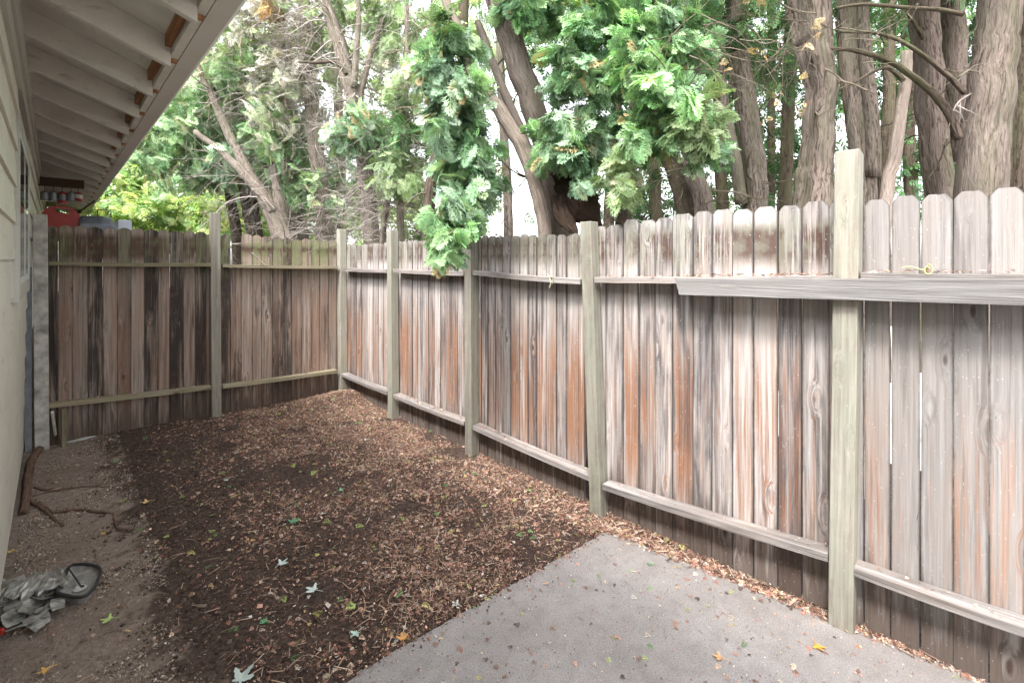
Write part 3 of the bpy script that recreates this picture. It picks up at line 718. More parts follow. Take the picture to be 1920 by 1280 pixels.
tree('straight brown trunk centred between the sawn stub and the tallest post', 4.6, [(1418,384,44),(1412,300,42),(1396,180,38),(1382,60,34),(1378,0,34)], 'bark_grey', limbs=[(4.6,[(1392,384,22),(1380,300,20),(1360,200,18),(1350,120,14)])], twigs=10, tdark=True,
     fol=[fo(1400,60,4.9,110,80,280,'dark',size=.17,depth=.6), fo(1350,-120,4.6,220,140,500,'cedar',size=.18,depth=.8)])
tree('thin reddish trunk rising behind the brown stained picket heads', 4.4, [(1322,398,36),(1308,340,34),(1290,270,30),(1276,200,26)], 'bark_red', twigs=10, tdark=True, fol=[fo(1270,-60,4.6,160,130,500,'cedar',size=.17,depth=.7)])
tree('dark leaning trunk pressed against the thin reddish trunk', 4.7, [(1290,400,40),(1268,330,36),(1244,260,34),(1216,180,30)], 'bark_dark', twigs=12, tdark=True, fol=[fo(1160,-40,4.9,150,120,400,'dark',size=.17,depth=.7)])

# --- the sprays that hang in front (each belongs to the tree it grows on)
tree('big dark leaning trunk with a hacked off stub above the leaning post', 3.9, [(1052,440,40),(1040,360,40),(1018,270,42),(992,180,44),(965,100,44),(938,30,42),(925,-10,42)], 'bark_red', flute=.14, ext=2.2,
     limbs=[(3.8,[(1000,300,16),(975,240,17),(945,170,17),(918,100,15),(896,40,13)])],
     fol=[fo(1088,105,3.5,46,72,420,'cedar',size=.15,tm=TF,depth=.30), fo(1062,262,3.4,42,50,430,'blue',size=.15,tm=TF,depth=.24), fo(1022,282,3.3,18,16,80,'blue',size=.13,tm=TF,depth=.12), fo(1098,328,3.3,12,22,60,'blue',size=.12,tm=TF,depth=.12), fo(1132,200,3.5,34,50,180,'cedar',size=.14,tm=TF,depth=.3),
          fo(1020,15,3.7,62,26,300,'cedar',size=.15,tm=TF,depth=.4), fo(980,-170,3.9,230,140,700,'cedar',size=.2,depth=.9)], twigs=8, tdark=True)
tree('smooth pale curved trunk leaning left behind the middle pickets', 3.7, [(1022,442,26),(1012,380,27),(996,320,28),(974,268,28),(942,215,27),(912,172,25),(892,140,24),(872,90,20)], 'bark_pale', flute=.07, ext=.8,
     fol=[fo(846,140,3.45,46,76,620,'blue',size=.14,tm=TF,depth=.26), fo(852,265,3.4,46,60,520,'blue',size=.14,tm=TF,depth=.24), fo(890,345,3.5,48,44,330,'blue',size=.14,tm=TF,depth=.26),
          fo(852,398,3.3,30,40,330,'blue',size=.13,tm=TF,depth=.2), fo(842,450,3.12,18,28,170,'lime',size=.12,tm=TF,depth=.12), fo(828,482,3.03,10,14,50,'lime',size=.10,tm=TF,depth=.07), fo(824,506,3.0,6,9,16,'rust',size=.055,tm=TF,depth=.04)])
tree('cedar limb tree whose bright lime sprays hang over the stained pickets', 4.1, [(1170,420,30),(1176,330,28),(1190,230,26),(1200,120,24),(1210,0,22)], 'bark_dark', twigs=14, tdark=True,
     fol=[fo(1188,100,3.0,38,40,330,'lime',size=.14,tm=TF,depth=.22,droop=.5), fo(1250,172,2.9,44,46,380,'lime',size=.14,tm=TF,depth=.24,droop=.8), fo(1235,50,3.1,60,34,330,'cedar',size=.14,tm=TF,depth=.3), fo(1215,260,3.0,34,34,150,'lime',size=.13,tm=TF,depth=.2), fo(1160,330,3.1,34,26,90,'olive',size=.13,tm=TF,depth=.2),
          fo(1305,225,2.9,34,44,140,'olive',size=.13,tm=TF,depth=.16), fo(1150,25,3.3,80,30,300,'cedar',size=.15,tm=TF,depth=.35), fo(1305,90,3.1,46,40,130,'cedar',size=.13,tm=TF,depth=.25),fo(1320,285,2.95,22,18,60,'blue',size=.12,tm=TF,depth=.1)])
# cut stub
cut = [o for o in COL.objects if o.get('label','').startswith('big dark leaning')][0]
mb = MB()
mb.tube(spline([P(1052,318,Z=3.72),P(1066,346,Z=3.6),P(1084,372,Z=3.5),P(1104,398,Z=3.42),P(1128,424,Z=3.36)],7), [.075]*6+[.10]*7+[.125]*8+[.10,.09,.078,.06,.045,.03,.02,.01], 22, .2, True, .22, 2.)
mb.tube(spline([P(1050,372,Z=3.5),P(1052,398,Z=3.42),P(1066,420,Z=3.36),P(1082,440,Z=3.3)],6), [.05]*6+[.055]*7+[.045,.04,.035,.03,.02,.01], 14, .6, True, .45, 4.)
mb.build('cut_stub', M['stub'], cut, smooth=True)

# --- left hand group, beyond the far fence
tree('bare curving trunk left of centre with dead twigs all along it', 7.0, [(698,470,30),(692,380,32),(686,300,34),(676,230,33),(660,170,30),(644,110,28),(626,50,24),(610,0,22)], 'bark_grey', twigs=110, tlen=1.1, twr=(.6,.018), limbs=[(6.8,[(664,165,12),(668,100,11),(672,40,10),(670,-10,9)]), (6.6,[(650,140,8),(630,118,7),(590,118,6),(560,116,4)]), (6.9,[(670,200,12),(690,120,10),(705,70,8),(720,30,6)])],
     fol=[fo(690,240,6.4,62,42,620,'blue',size=.2,tm=TM,depth=.55), fo(735,250,6.2,40,50,380,'cedar',size=.2,tm=TM,depth=.5), fo(730,90,7.4,40,60,220,'olive',size=.2,tm=TM,depth=.6), fo(700,20,7.4,80,40,300,'olive',size=.2,tm=TM,depth=.6)])
tree('straight dark trunk standing left of the bare curving trunk', 8.0, [(612,470,30),(606,400,30),(598,330,28),(588,240,26),(580,140,24),(574,60,22),(570,0,20)], 'bark_grey', twigs=110, tlen=1.1, twr=(.6,.018),
     fol=[fo(600,350,8.6,50,60,420,'mid',size=.2,depth=.8), fo(590,90,8.2,60,70,300,'olive',size=.2,depth=.8)])
tree('wide forked trunk leaning left above the mossy picket heads', 7.7, [(542,470,37),(524,430,35),(500,378,28),(470,330,22),(436,262,18),(404,196,14),(376,134,10)], 'bark_grey', flute=.08, limbs=[(7.65,[(512,400,22),(490,364,22),(450,318,17),(412,282,13),(366,246,9)]), (7.8,[(532,440,26),(526,390,24),(518,340,20),(512,290,14)])],
     fol=[fo(430,190,8.6,70,70,900,'mid',size=.22,depth=.9), fo(350,230,8.4,60,60,800,'mid',size=.22,depth=.8), fo(520,260,8.8,50,60,420,'mid',size=.22,depth=.8), fo(460,300,8.4,50,40,360,'blue',size=.22,depth=.7), fo(320,300,8.2,70,40,520,'mid',size=.22,depth=.8)], twigs=25, tlen=1.1, twr=(.6,.016))
tree('pair of thin dark stems beside the far fence post', 9.4, [(446,470,20),(436,400,19),(426,340,17),(418,280,14)], 'bark_dark', limbs=[(9.5,[(474,450,20),(462,390,18),(452,330,14),(446,280,10)]), (9.6,[(486,450,15),(476,380,14),(468,340,10)])], fol=[fo(400,320,9.6,70,40,420,'mid',size=.22,depth=.8)], twigs=15, tlen=1.)
tree('short stout trunk half hidden between the forked and the straight trunk', 9.6, [(566,470,30),(562,420,28),(556,380,24),(552,320,18)], 'bark_grey', fol=[fo(556,300,9.8,50,50,420,'mid',size=.22,depth=.8), fo(640,330,10.,60,60,420,'mid',size=.22,depth=.8)], twigs=12, tlen=1.)
tree('tall tree of pale dead brushwood overhanging the eave corner', 8.6, [(545,470,14),(540,350,14),(535,200,13),(525,60,12),(520,0,11)], 'bark_pale', twigs=330, tlen=1.5, twr=(.6,.012), trange=(.4,1),
     fol=[fo(500,70,8.4,60,80,330,'straw',size=.24,depth=.9), fo(560,200,8.2,55,90,330,'straw',size=.24,depth=.9), fo(470,150,8.3,55,60,260,'straw',size=.24,depth=.9), fo(440,110,8.1,50,50,300,'mid',size=.22,depth=.9), fo(520,240,8.,40,60,260,'mid',size=.22,depth=.8), fo(510,8,7.4,26,18,60,'rust',size=.18,depth=.3)])
tree('twiggy thin trunk left of the big hanging green column', 5.6, [(808,450,26),(800,400,24),(812,330,20),(822,240,18),(820,120,16),(815,0,16)], 'bark_dark', twigs=40, tdark=True, tlen=.8, fol=[fo(760,160,5.8,40,60,170,'olive',size=.17,depth=.5), fo(770,330,5.8,60,60,220,'olive',size=.17,depth=.5)])
tree('slender upright stem crowded by bare twigs left of centre', 6.2, [(752,460,14),(750,360,13),(758,240,10),(764,120,9),(762,0,8)], 'bark_grey', twigs=60, tlen=.8, twr=(.6,.010), fol=[fo(770,60,6.6,50,70,160,'olive',size=.18,depth=.6)])
tree('fine brown stem among the dead twigs right of the corner post', 6.4, [(716,470,12),(722,400,12),(735,340,11),(745,280,9)], 'bark_grey', twigs=130, tlen=.8, twr=(.6,.010), ext=.6, trange=(.3,1))
# --- back row
br = [
 (1230,6.2,24,'bark_dark','dim trunk far back behind the lime sprays'),
 (1355,6.6,22,'bark_dark','narrow shaded trunk left of the straight brown trunk'),
 (1470,6.0,26,'bark_dark','shaded trunk close behind the gnarled split trunk'),
 (1655,6.4,24,'bark_dark','dim trunk seen past the sawn off pale trunk'),
 (1140,6.4,20,'bark_dark','shaded stem right of the hacked off stub'),
 (955,7.4,18,'bark_grey','faint stem in the white gap beside the pale curved trunk'),
 (868,6.8,24,'bark_dark','dim trunk behind the hanging green column'),
 (640,10.,18,'bark_grey','faint trunk seen between the straight and the curving trunk'),
 (1445,7.2,16,'bark_dark','thinnest back trunk left of the gnarled one'),
 (1708,7.0,26,'bark_dark','dark upright trunk framed by the double trunk'),
]
for i, (px, Z, w_, bk, lb) in enumerate(br):
    k_ = random.uniform(-20, 20)
    fol = [fo(px+random.uniform(-30,30), 330, Z*1.1, 110*5/Z+30, 95, 230, 'dark' if px > 900 else 'mid', size=.2, tm=TS, depth=1.), fo(px-10, 140, Z*1.1, 120*5/Z+40, 110, 260, 'dark' if px > 1100 else 'olive', size=.22, tm=TS, depth=1.), fo(px, -150, Z*1.1, 200, 150, 400, 'dark', size=.24, tm=TS, depth=1.)]
    if px in (955, 640): fol = fol[2:]
    tree(lb, Z, [(px,450,w_),(px+k_*.3,330,w_*.95),(px+k_,160,w_*.85),(px+k_*1.2,0,w_*.8)], bk, twigs=22, tdark=True, tlen=.8, fol=fol)

# hedge of yellow green ivy beyond the far fence
hd = empty('hedge', P(330,487,Z=11)*1, 'bright yellow green leafy hedge behind the far fence beside the roof edge', 'hedge'); hd.location.z = .9
def leaf_quads(px, py, Z, rx, ry, n, pal, size, depth=1.): return clump(px, py, Z, rx, ry, n, pal, size=size, tm=TS, depth=depth, droop=.2, sub=.3)
add_foliage([leaf_quads(300,410,11,130,55,2600,'yellow',.26,1.2), leaf_quads(430,400,12,90,50,1300,'yellow',.26,1.2), leaf_quads(240,350,11.5,60,50,900,'yellow',.26,1.)], 'foliage', hd, M['far_leaf'])
mb = MB()
for q in range(9): twig(mb, P(200+q*34,487,Z=11.3)-Vector((0,0,.8)), (0,0,1), .8, .03, 7, .2, .1, .3, 1, 3, 5)
mb.build('stems', M['bark_dark'], hd)

# distant wood
parts = []
def far(px, py, Z, rx, ry, n, pal, size=.4): parts.append(clump(px, py, Z, rx, ry, n, pal, size=size, tm=TS, depth=1.6, droop=.2, sub=.25))
far(330,240,14,170,130,1500,'mid'); far(480,330,15,110,110,900,'mid'); far(600,400,16,120,70,800,'mid'); far(560,180,16,90,150,350,'olive')
far(760,400,15,140,70,700,'olive'); far(1180,400,13,140,50,260,'dark',.28); far(1380,300,12,120,110,520,'dark',.28); far(1480,180,12,120,150,520,'dark',.28)
far(1700,300,11,130,130,380,'dark',.26); far(1850,330,11,120,130,380,'dark',.26); far(1650,60,12,200,90,520,'dark',.28); far(1300,90,12,160,100,1000,'dark',.32); far(1060,60,12,130,90,500,'dark',.32); far(880,30,13,100,80,300,'olive')
far(730,60,15,90,110,260,'olive'); far(500,110,15,110,110,650,'olive'); far(620,60,16,70,90,260,'olive'); far(420,150,14,80,70,500,'mid')
o = add_foliage(parts, 'distant_wood', None, M['far_leaf']); tag(o, 'far mass of green foliage closing the gaps between the trunks', 'wood', kind='stuff')

# ---------------------------------------------------------------- beyond the far fence under the eave
def inst(o, *a): pass
M['red'] = plain('red_plastic', (.30,.022,.015), .4, var=.15); M['greylid'] = plain('grey_enamel', (.13,.14,.16), .35, metal=.3, var=.2); M['black'] = plain('black_plastic', (.02,.02,.022), .5, var=.2)
gr = empty('barbecue_grill', (.45, 6.45, .95), 'grey lidded barbecue with a thin black handle standing behind the far fence', 'barbecue')
def loft(secs, name, mat, parent, bevel=.01):
    mb = MB(); n_ = len(secs[0]); vs = [v for s_ in secs for v in s_]; fs = [tuple(reversed(range(n_))), tuple(range((len(secs)-1)*n_, len(secs)*n_))]
    for i in range(len(secs)-1):
        for k_ in range(n_): fs.append((i*n_+k_, i*n_+(k_+1)%n_, (i+1)*n_+(k_+1)%n_, (i+1)*n_+k_))
    mb.add(vs, fs); o = mb.build(name, mat, parent, bevel=bevel)
    me = o.data; bm = bmesh.new(); bm.from_mesh(me); bmesh.ops.recalc_face_normals(bm, faces=bm.faces); bm.to_mesh(me); bm.free(); return o
YG = 6.35
gl = P(148,426,y=YG); grr = P(224,426,y=YG)
def sec(y, k_): 
    zt = P(170,401,y=YG).z; zb = P(170,430,y=YG).z-.05; xl, xr = gl.x, grr.x; m_ = (xr-xl)
    prof = [(xl,zb),(xl+.0*m_,zt-.03),(xl+.08*m_,zt-.008),(xl+.55*m_,zt),(xl+.78*m_,zt-.012),(xl+.93*m_,zt-.07),(xr,zb+.03),(xr,zb)]
    c_ = zb; return [(a, y, c_+(b_-c_)*k_) for a, b_ in prof]
lid = loft([sec(YG,.55), sec(YG+.06,.9), sec(YG+.2,1.), sec(YG+.36,.9), sec(YG+.42,.5)], 'lid', M['greylid'], gr)
zt = P(170,401,y=YG).z
mb = MB(); a = P(183,402,y=YG+.1); b_ = P(208,402,y=YG+.1); hgt = .045
mb.tube([a-UP*.03, a+UP*hgt, b_+UP*hgt, b_-UP*.03], .006, 8, 0); mb.build('handle', M['black'], gr)
zb = P(170,430,y=YG).z-.05
mb = MB(); mb.box((gl.x,YG+.01,zb-.22),(grr.x,YG+.41,zb-.002)); mb.build('firebox', M['black'], gr, bevel=.02)
mb = MB(); mb.box((gl.x-.36,YG+.03,zb-.07),(gl.x-.003,YG+.36,zb-.04)); mb.build('side_shelf', M['greylid'], gr, bevel=.005)
for lx in (gl.x+.03, grr.x-.03):
    for ly in (YG+.05, YG+.36):
        mb = MB(); mb.box((lx-.015,ly-.015,.93),(lx+.015,ly+.015,zb-.222)); mb.build('leg', M['black'], gr)
# red carrying case
rc = empty('carrying_case', (gl.x-.15, YG+.2, zb-.04), 'red plastic case with a see through carrying handle on the barbecue shelf', 'case')
yr = YG+.05; xs_ = [P(px,400,y=yr).x for px in (78,90,104,140,150)]
def zz_(py): return P(110,py,y=yr).z
out = [(xs_[0],zb-.038),(xs_[0],zz_(400)),(P(86,0,y=yr).x,zz_(392)),(P(100,0,y=yr).x,zz_(385.5)),(P(125,0,y=yr).x,zz_(386)),(P(140,0,y=yr).x,zz_(391)),(P(150,0,y=yr).x,zz_(403)),(P(148,0,y=yr).x,zb-.038)]
hole = [(P(104,0,y=yr).x,zz_(390)),(P(130,0,y=yr).x,zz_(391.5)),(P(131,0,y=yr).x,zz_(399.5)),(P(105,0,y=yr).x,zz_(397.5))]
mb = MB()
def strip(pa, pb, pc_, pd, y0=yr, y1=yr+.14):
    vs = [(p[0],y0,p[1]) for p in (pa,pb,pc_,pd)]+[(p[0],y1,p[1]) for p in (pa,pb,pc_,pd)]; mb.hexa(vs)
strip(out[0],out[7],(out[7][0],zz_(403)),(out[0][0],zz_(401)))
strip((out[0][0],zz_(401)),hole[3],hole[0],out[2]); strip(out[2],hole[0],(hole[0][0],zz_(385.6)),out[3]); strip(out[3],hole[0],hole[1],out[4]); strip(hole[1],hole[2],out[6],out[5]); strip(hole[1],out[5],(out[5][0],zz_(390.9)),out[4])
strip((out[0][0],zz_(401)),(out[7][0],zz_(403)),hole[2],hole[3]); strip((out[7][0],zz_(403.01)),out[6],hole[2],(hole[2][0],zz_(400)))
mb.build('case_body', M['red'], rc)
mb = MB(); mb.tube([P(147,398,y=yr+.05),P(152,394,y=yr+.03)], .016, 10); mb.tube([P(150,396,y=yr+.04),P(178,376,y=yr+.02)], .008, 8); mb.build('spout', M['black'], rc)
# white box beyond
wb = MB(); a = P(221,412,y=7.6); b_ = P(247,435,y=7.6); wb.box((a.x,7.6,.9),(b_.x,7.95,a.z)); o = wb.build('storage_box', plain('pale_blue_plastic', (.55,.58,.68), .5, var=.05), None, bevel=.01)
tag(o, 'pale lilac white box showing just above the far fence right of the barbecue', 'box')
# beam and hanging cans
mb = MB(); a = P(76,335,y=8.); b_ = P(158,335,y=8.); mb.box((a.x-.02,8.,P(120,351,y=8.).z),(b_.x,8.05,P(120,335,y=8.).z), None, 'x'); o = mb.build('hanger_beam', wood_mat('dark_beam', (.16,.09,.045), (.07,.04,.02), (.12,.06,.03), o_amt=0), hs)
cans = [(84,358,376,'grey'),(100,358,377,'grey'),(117,359,382,'mixed'),(134,359,377,'grey'),(147,361,377,'red')]
M['can_grey'] = plain('grey_can', (.22,.23,.25), .35, metal=.5); M['can_red'] = plain('red_can', (.35,.04,.05), .4); M['can_white'] = plain('white_can', (.6,.58,.58), .4)
lab = ['leftmost grey hanging can under the far eave, next to the house wall','second grey hanging can from the house wall','longest hanging can, dark red and grey, middle of the five','small grey hanging can right of the longest one','red and white hanging can, outermost of the five']
for (px, t0, t1, kd), lb in zip(cans, lab):
    c = P(px, 370, y=8.); zt_ = P(px,t0,y=8.).z; zb_ = P(px,t1,y=8.).z; r = 6.2*5.8/F
    e = empty('hanging_can', (c.x, 8.02, zb_), lb, 'hanging can', 'cans hanging under the eave')
    def ring(z_, rr_, n_=16): return [(c.x+rr_*math.cos(2*PI*k_/n_), 8.02+rr_*math.sin(2*PI*k_/n_), z_) for k_ in range(n_)]
    m1 = M['can_red'] if kd != 'grey' else M['can_grey']; m2 = M['can_white'] if kd == 'red' else M['can_grey']
    h_ = zt_-zb_
    loft([ring(zb_,r*.85), ring(zb_+.01,r), ring(zb_+h_*.3,r)], 'base_band', m1, e, 0)
    loft([ring(zb_+h_*.3+.001,r*.97), ring(zb_+h_*.75,r*.97)], 'body', m2, e, 0)
    loft([ring(zb_+h_*.75+.001,r), ring(zt_-.02,r), ring(zt_,r*.6)], 'cap', m1, e, 0)
    mb = MB(); mb.tube([(c.x,8.02,zt_),(c.x,8.02,P(120,350,y=8.).z)], .003, 5); mb.build('cord', M['black'], e)
# magenta strip seen through the slits
mb = MB(); a = P(c8(735),540,y=6.6); b_ = P(c8(830),590,y=6.6); 
mb.box((a.x,6.6,b_.z),(b_.x,6.64,a.z)); mb.box((a.x+.02,6.61,.9),(a.x+.05,6.63,b_.z-.001)); mb.box((b_.x-.05,6.61,.9),(b_.x-.02,6.63,b_.z-.001))
o = mb.build('magenta_panel', plain('magenta_plastic', (.55,.08,.45), .5, var=.1)); tag(o, 'magenta plastic panel glimpsed through two slits of the far fence', 'panel')

# ---------------------------------------------------------------- things on the ground
def gp(px, py, dz=0.):
    z_ = 0.
    for _ in range(4): p = P(px, py, z=z_+dz); z_ = float(gz(p.x, min(p.y, 5.6)))
    return Vector((p.x, p.y, z_+dz))
M['root'] = bark_mat('root_bark', (.09,.055,.04), (.25,.165,.12), (.19,.12,.09), 0.)
def rootmesh(mb, pts, r0_, r1_, lift=.008):
    pp = spline([gp(a, b_, lift) for a, b_ in pts], 6); n_ = len(pp)
    pp = [p+mnoise.noise_vector(Vector((i*.5, r0_*900, 0)))*.006 for i, p in enumerate(pp)]
    mb.tube(pp, [r0_+(r1_-r0_)*i/(n_-1) for i in range(n_)], 10, random.random(), True, .15, 1.)
mb = MB()
rootmesh(mb, [(76,838),(60,862),(52,895),(50,930),(42,962)], .028, .02, .012); rootmesh(mb, [(52,935),(68,945),(90,962),(118,985)], .016, .006)
rootmesh(mb, [(74,943),(100,960),(140,955),(178,958),(208,962),(216,975),(222,990),(248,992)], .012, .006); rootmesh(mb, [(60,930),(100,920),(150,912),(200,912)], .007, .003); rootmesh(mb, [(66,914),(84,918),(100,915)], .008, .004)
o = mb.build('tree_root', M['root'], smooth=True); tag(o, 'bare reddish brown root crawling over the dirt from the far end post', 'root')

# crumpled ducting with black rimmed mouth
t = NT('crumpled_foil'); ob = t.obj(); n1 = t.noise(ob, 9, 4, .6, .8); n2 = t.noise(ob, 40, 5, .7)
cc = t.mix(t.ramp(n1, (.35, 0.), (.65, 1.)), (.10,.10,.092), (.50,.485,.45)); cc = t.mix(t.math('MULTIPLY', t.ramp(n2, (.5, 0.), (.7, 1.)), .55), cc, (.22,.17,.11)); t.bsdf(cc, .38, .5, t.bump(n2, .5, .006), .45); M['foil'] = t.m
d0 = gp(60, 1110)
du = empty('crumpled_duct', d0, 'crumpled dull silver ducting with a black rimmed mouth lying on the dirt by the house', 'scrap ducting')
# flattened tube: spine from off frame left to the mouth
sp = spline([gp(-70,1128,.03), gp(-10,1112,.045), gp(40,1102,.05), gp(85,1090,.055), gp(118,1080,.05)], 6)
mb = MB(); nr_ = 14; vs = []; fs = []
for i, p in enumerate(sp):
    T = (sp[min(i+1,len(sp)-1)]-sp[max(i-1,0)]).normalized(); sd_ = T.cross(UP).normalized()
    fold = math.sin(i*.9)+.5*math.sin(i*2.3+1)
    w_ = .082+.010*fold; h_ = .034+.007*math.sin(i*1.4)
    for k_ in range(nr_):
        a_ = 2*PI*k_/nr_; q = sd_*(math.cos(a_)*w_)+UP*(math.sin(a_)*h_)
        # sharp facets
        cr = random.random()
        cr2 = mnoise.noise(Vector((i*.35, math.cos(a_)*2.2, math.sin(a_)*2.2)))
        q = q*(1+.42*(cr-.5)+.3*cr2)
        v = p+q; v.z = max(v.z, gz(v.x, v.y)-.01); vs.append(v)
for i in range(len(sp)-1):
    for k_ in range(nr_): fs.append((i*nr_+k_, i*nr_+(k_+1)%nr_, (i+1)*nr_+(k_+1)%nr_, (i+1)*nr_+k_))
mb.add(vs, fs); mb.build('crumpled_sleeve', M['foil'], du)
# loose flaps
mb = MB()
for k_ in range(34):
    px, py = random.choice([(60,1140),(75,1150),(50,1160),(20,1128),(95,1130),(40,1145),(30,1100),(80,1105),(15,1150)]); c = gp(px+random.uniform(-18,18), py+random.uniform(-12,12), random.uniform(.005,.05))
    a_ = random.uniform(0, PI); L = random.uniform(.03,.06); W = random.uniform(.018,.036)
    d1 = Vector((math.cos(a_), math.sin(a_), random.uniform(-.15,.25))); d2 = Vector((-math.sin(a_), math.cos(a_), random.uniform(-.3,.4)))
    rows_ = []
    for u_ in range(4):
        for v_ in range(3):
            e_ = c+d1*(u_/3-.5)*L*2+d2*(v_/2-.5)*W*2*(1-.3*abs(u_-1.5)/1.5)+UP*(.012*mnoise.noise(Vector((u_*1.3+k_*7, v_*1.1, 0))))
            e_.z = max(e_.z, gz(e_.x, e_.y)+.003); rows_.append(e_)
    mb.add(rows_, [(u_*3+v_, u_*3+v_+1, (u_+1)*3+v_+1, (u_+1)*3+v_) for u_ in range(3) for v_ in range(2)])
mb.build('loose_flap', M['foil'], du)
# mouth: shallow dish with a black rim
rim = [(136,1058),(158,1057),(180,1061),(189,1070),(184,1086),(176,1102),(162,1115),(146,1119),(126,1116),(108,1110),(112,1096),(122,1078),(128,1064)]
rp = [gp(a_, b_, .05) for a_, b_ in rim]; rps = spline(rp+[rp[0]], 5)[:-1]
cen = sum(rps, Vector())/len(rps)
mb = MB(); mb.tube(rps+[rps[0]], .0075, 8, .1, False); mb.build('rim', M['black'], du, smooth=True)
mb = MB(); n_ = len(rps); vs = [tuple(p) for p in rps]+[tuple(cen+(p-cen)*.93-UP*.014) for p in rps]+[tuple(cen+(p-cen)*.6-UP*.026) for p in rps]+[tuple(cen-UP*.03)]
fs = [(r_*n_+i, r_*n_+(i+1)%n_, (r_+1)*n_+(i+1)%n_, (r_+1)*n_+i) for r_ in range(2) for i in range(n_)]+[(2*n_+i, 2*n_+(i+1)%n_, 3*n_) for i in range(n_)]
mb.add(vs, fs); vs2 = [tuple(p+(p-cen)*.02) for p in rps]+[tuple((p.x, p.y, gz(p.x,p.y)-.01)) for p in [cen+(q-cen)*.8 for q in rps]]
mb.add(vs2, [(i, (i+1)%n_, (i+1)%n_+n_, i+n_) for i in range(n_)])
mb.build('mouth_plate', plain('grey_plate', (.23,.215,.20), .7, var=.4, sc=30, bump=.5), du, smooth=True)
mb = MB(); mb.tube([gp(128,1064,.06), gp(152,1098,.045)], .0035, 8); mb.tube([gp(152,1099,.045), gp(158,1097,.046)], .005, 8); mb.build('pin', M['black'], du)
mb = MB(); c = gp(150,1102,.03); mb.tube([c, c+Vector((0,0,.012))], [.028,.016], 9, .3); mb.build('plaster_blob', plain('pale_plaster', (.48,.46,.45), .8), du)
# small things at the far left post
mb = MB(); mb.bar(gp(120,838)-UP*.03, P(119,766,y=YB-.02), .034, .02); o = mb.build('wooden_stake', M['rail_back']); tag(o, 'short wooden stake under the low rail of the far fence', 'stake')
mb = MB(); mb.tube([gp(106,830), P(98,772,y=YB-.03)], .011, 10, .3, True); o = mb.build('plastic_pipe', plain('dirty_white_plastic', (.55,.52,.44), .5, var=.3)); tag(o, 'thin dirty white pipe leaning against the pale end post', 'pipe')
def stone(name, c, r, mat, lb, cat='stone', par=None):
    mb = MB(); bm = bmesh.new(); bmesh.ops.create_icosphere(bm, subdivisions=3, radius=1.)
    sd_ = random.random()*50
    for v in bm.verts:
        v.co *= 1+.35*mnoise.noise(v.co*1.3+Vector((sd_,0,0))); v.co = Vector((v.co.x*r[0], v.co.y*r[1], v.co.z*r[2]))+c
    me = bpy.data.meshes.new(name); bm.to_mesh(me); bm.free(); me.polygons.foreach_set('use_smooth', [True]*len(me.polygons))
    o = link(name, me, mat, par)
    if lb: tag(o, lb, cat)
    return o
stone('paving_chip', gp(152,824,.0), (.10,.035,.018), plain('pale_stone', (.42,.42,.40), .85), 'flat pale stone lying under the far fence near the stake', 'stone')
c = gp(4,1187,.01); mb = MB(); mb.tube([c, c+Vector((.0,0,.02)), c+Vector((0,0,.024))], [.012,.012,.008], 12); o = mb.build('bottle_cap', M['red']); tag(o, 'tiny bright red cap at the left edge on the dirt', 'cap')
# fallen bits on rails
mb = MB(); p = P(487,488,y=YB-.01); mb.tube(spline([P(472,473,y=YB), p, P(497,497,y=YB-.03)],4), .006, 6, .4); o = mb.build('stick', M['twig']); tag(o, 'short pale stick hung over the top rail of the far fence', 'stick')
mb = MB(); q0 = P(1690,506,x=XF+.02); pts = []
for i in range(60):
    s_ = i/59; 
    if s_ < .55: pts.append(P(1690+s_/.55*46, 503-3*math.sin(s_*9), x=XF+.01))
    else:
        a_ = (s_-.55)/.45*4.6*PI/2; rr_ = 11*(1-(s_-.55)/.45*.55); pts.append(P(1744+rr_*math.sin(a_)*.9-4, 503-rr_*math.cos(a_)+3, x=XF-.0-.0*s_))
mb.tube(pts, .0028, 6, .4); o = mb.build('vine_tendril', plain('dry_vine', (.45,.42,.2), .8)); tag(o, 'curly dry vine tendril resting on the near top rail', 'vine')
# knotted cord on the middle top rail
mb = MB(); a = P(1030,520,x=XF-.004)
mb.tube([P(1027,515,x=XF+.02),a,P(1033,530,x=XF-.006),P(1030,540,x=XF-.004)], .004, 6); mb.tube([a,P(1037,518,x=XF-.01),P(1036,532,x=XF-.006)], .003, 6); o = mb.build('string_knot', plain('pale_string', (.42,.42,.28), .9)); tag(o, 'knot of pale string tied round the middle top rail', 'string')

# ---------------------------------------------------------------- litter
def inside_slab(x, y):
    # slab lies on the near side of both edges
    a = (x-c0.x)*(-dl.y)+(y-c0.y)*dl.x; b_ = (x-c0.x)*(-dr.y)+(y-c0.y)*dr.x
    return (a > 0) & (b_ < 0)
def vis_sample(n, dens):
    out = []
    tot = 0
    while tot < n:
        x = rng.uniform(-.15, 2.66, n*2); y = rng.uniform(-.3, 5.68, n*2)
        Zc = S*x+Cc*y; Xc = Cc*x-S*y
        ok = (Zc > .6); u = Xc/np.maximum(Zc,.1); ok &= (np.abs(u) < 1.13) & (H/np.maximum(Zc,.1) < .95)
        w_ = dens(x, y)/np.maximum(Zc,.8)**.0
        ok &= rng.uniform(0, 1, n*2) < w_
        out.append(np.stack([x[ok], y[ok]], 1)); tot += ok.sum()
    return np.concatenate(out)[:n]
def fnoise(x, y, s_, o_=0): return np.array([mnoise.noise((a*s_+o_, b_*s_, o_)) for a, b_ in zip(x, y)])
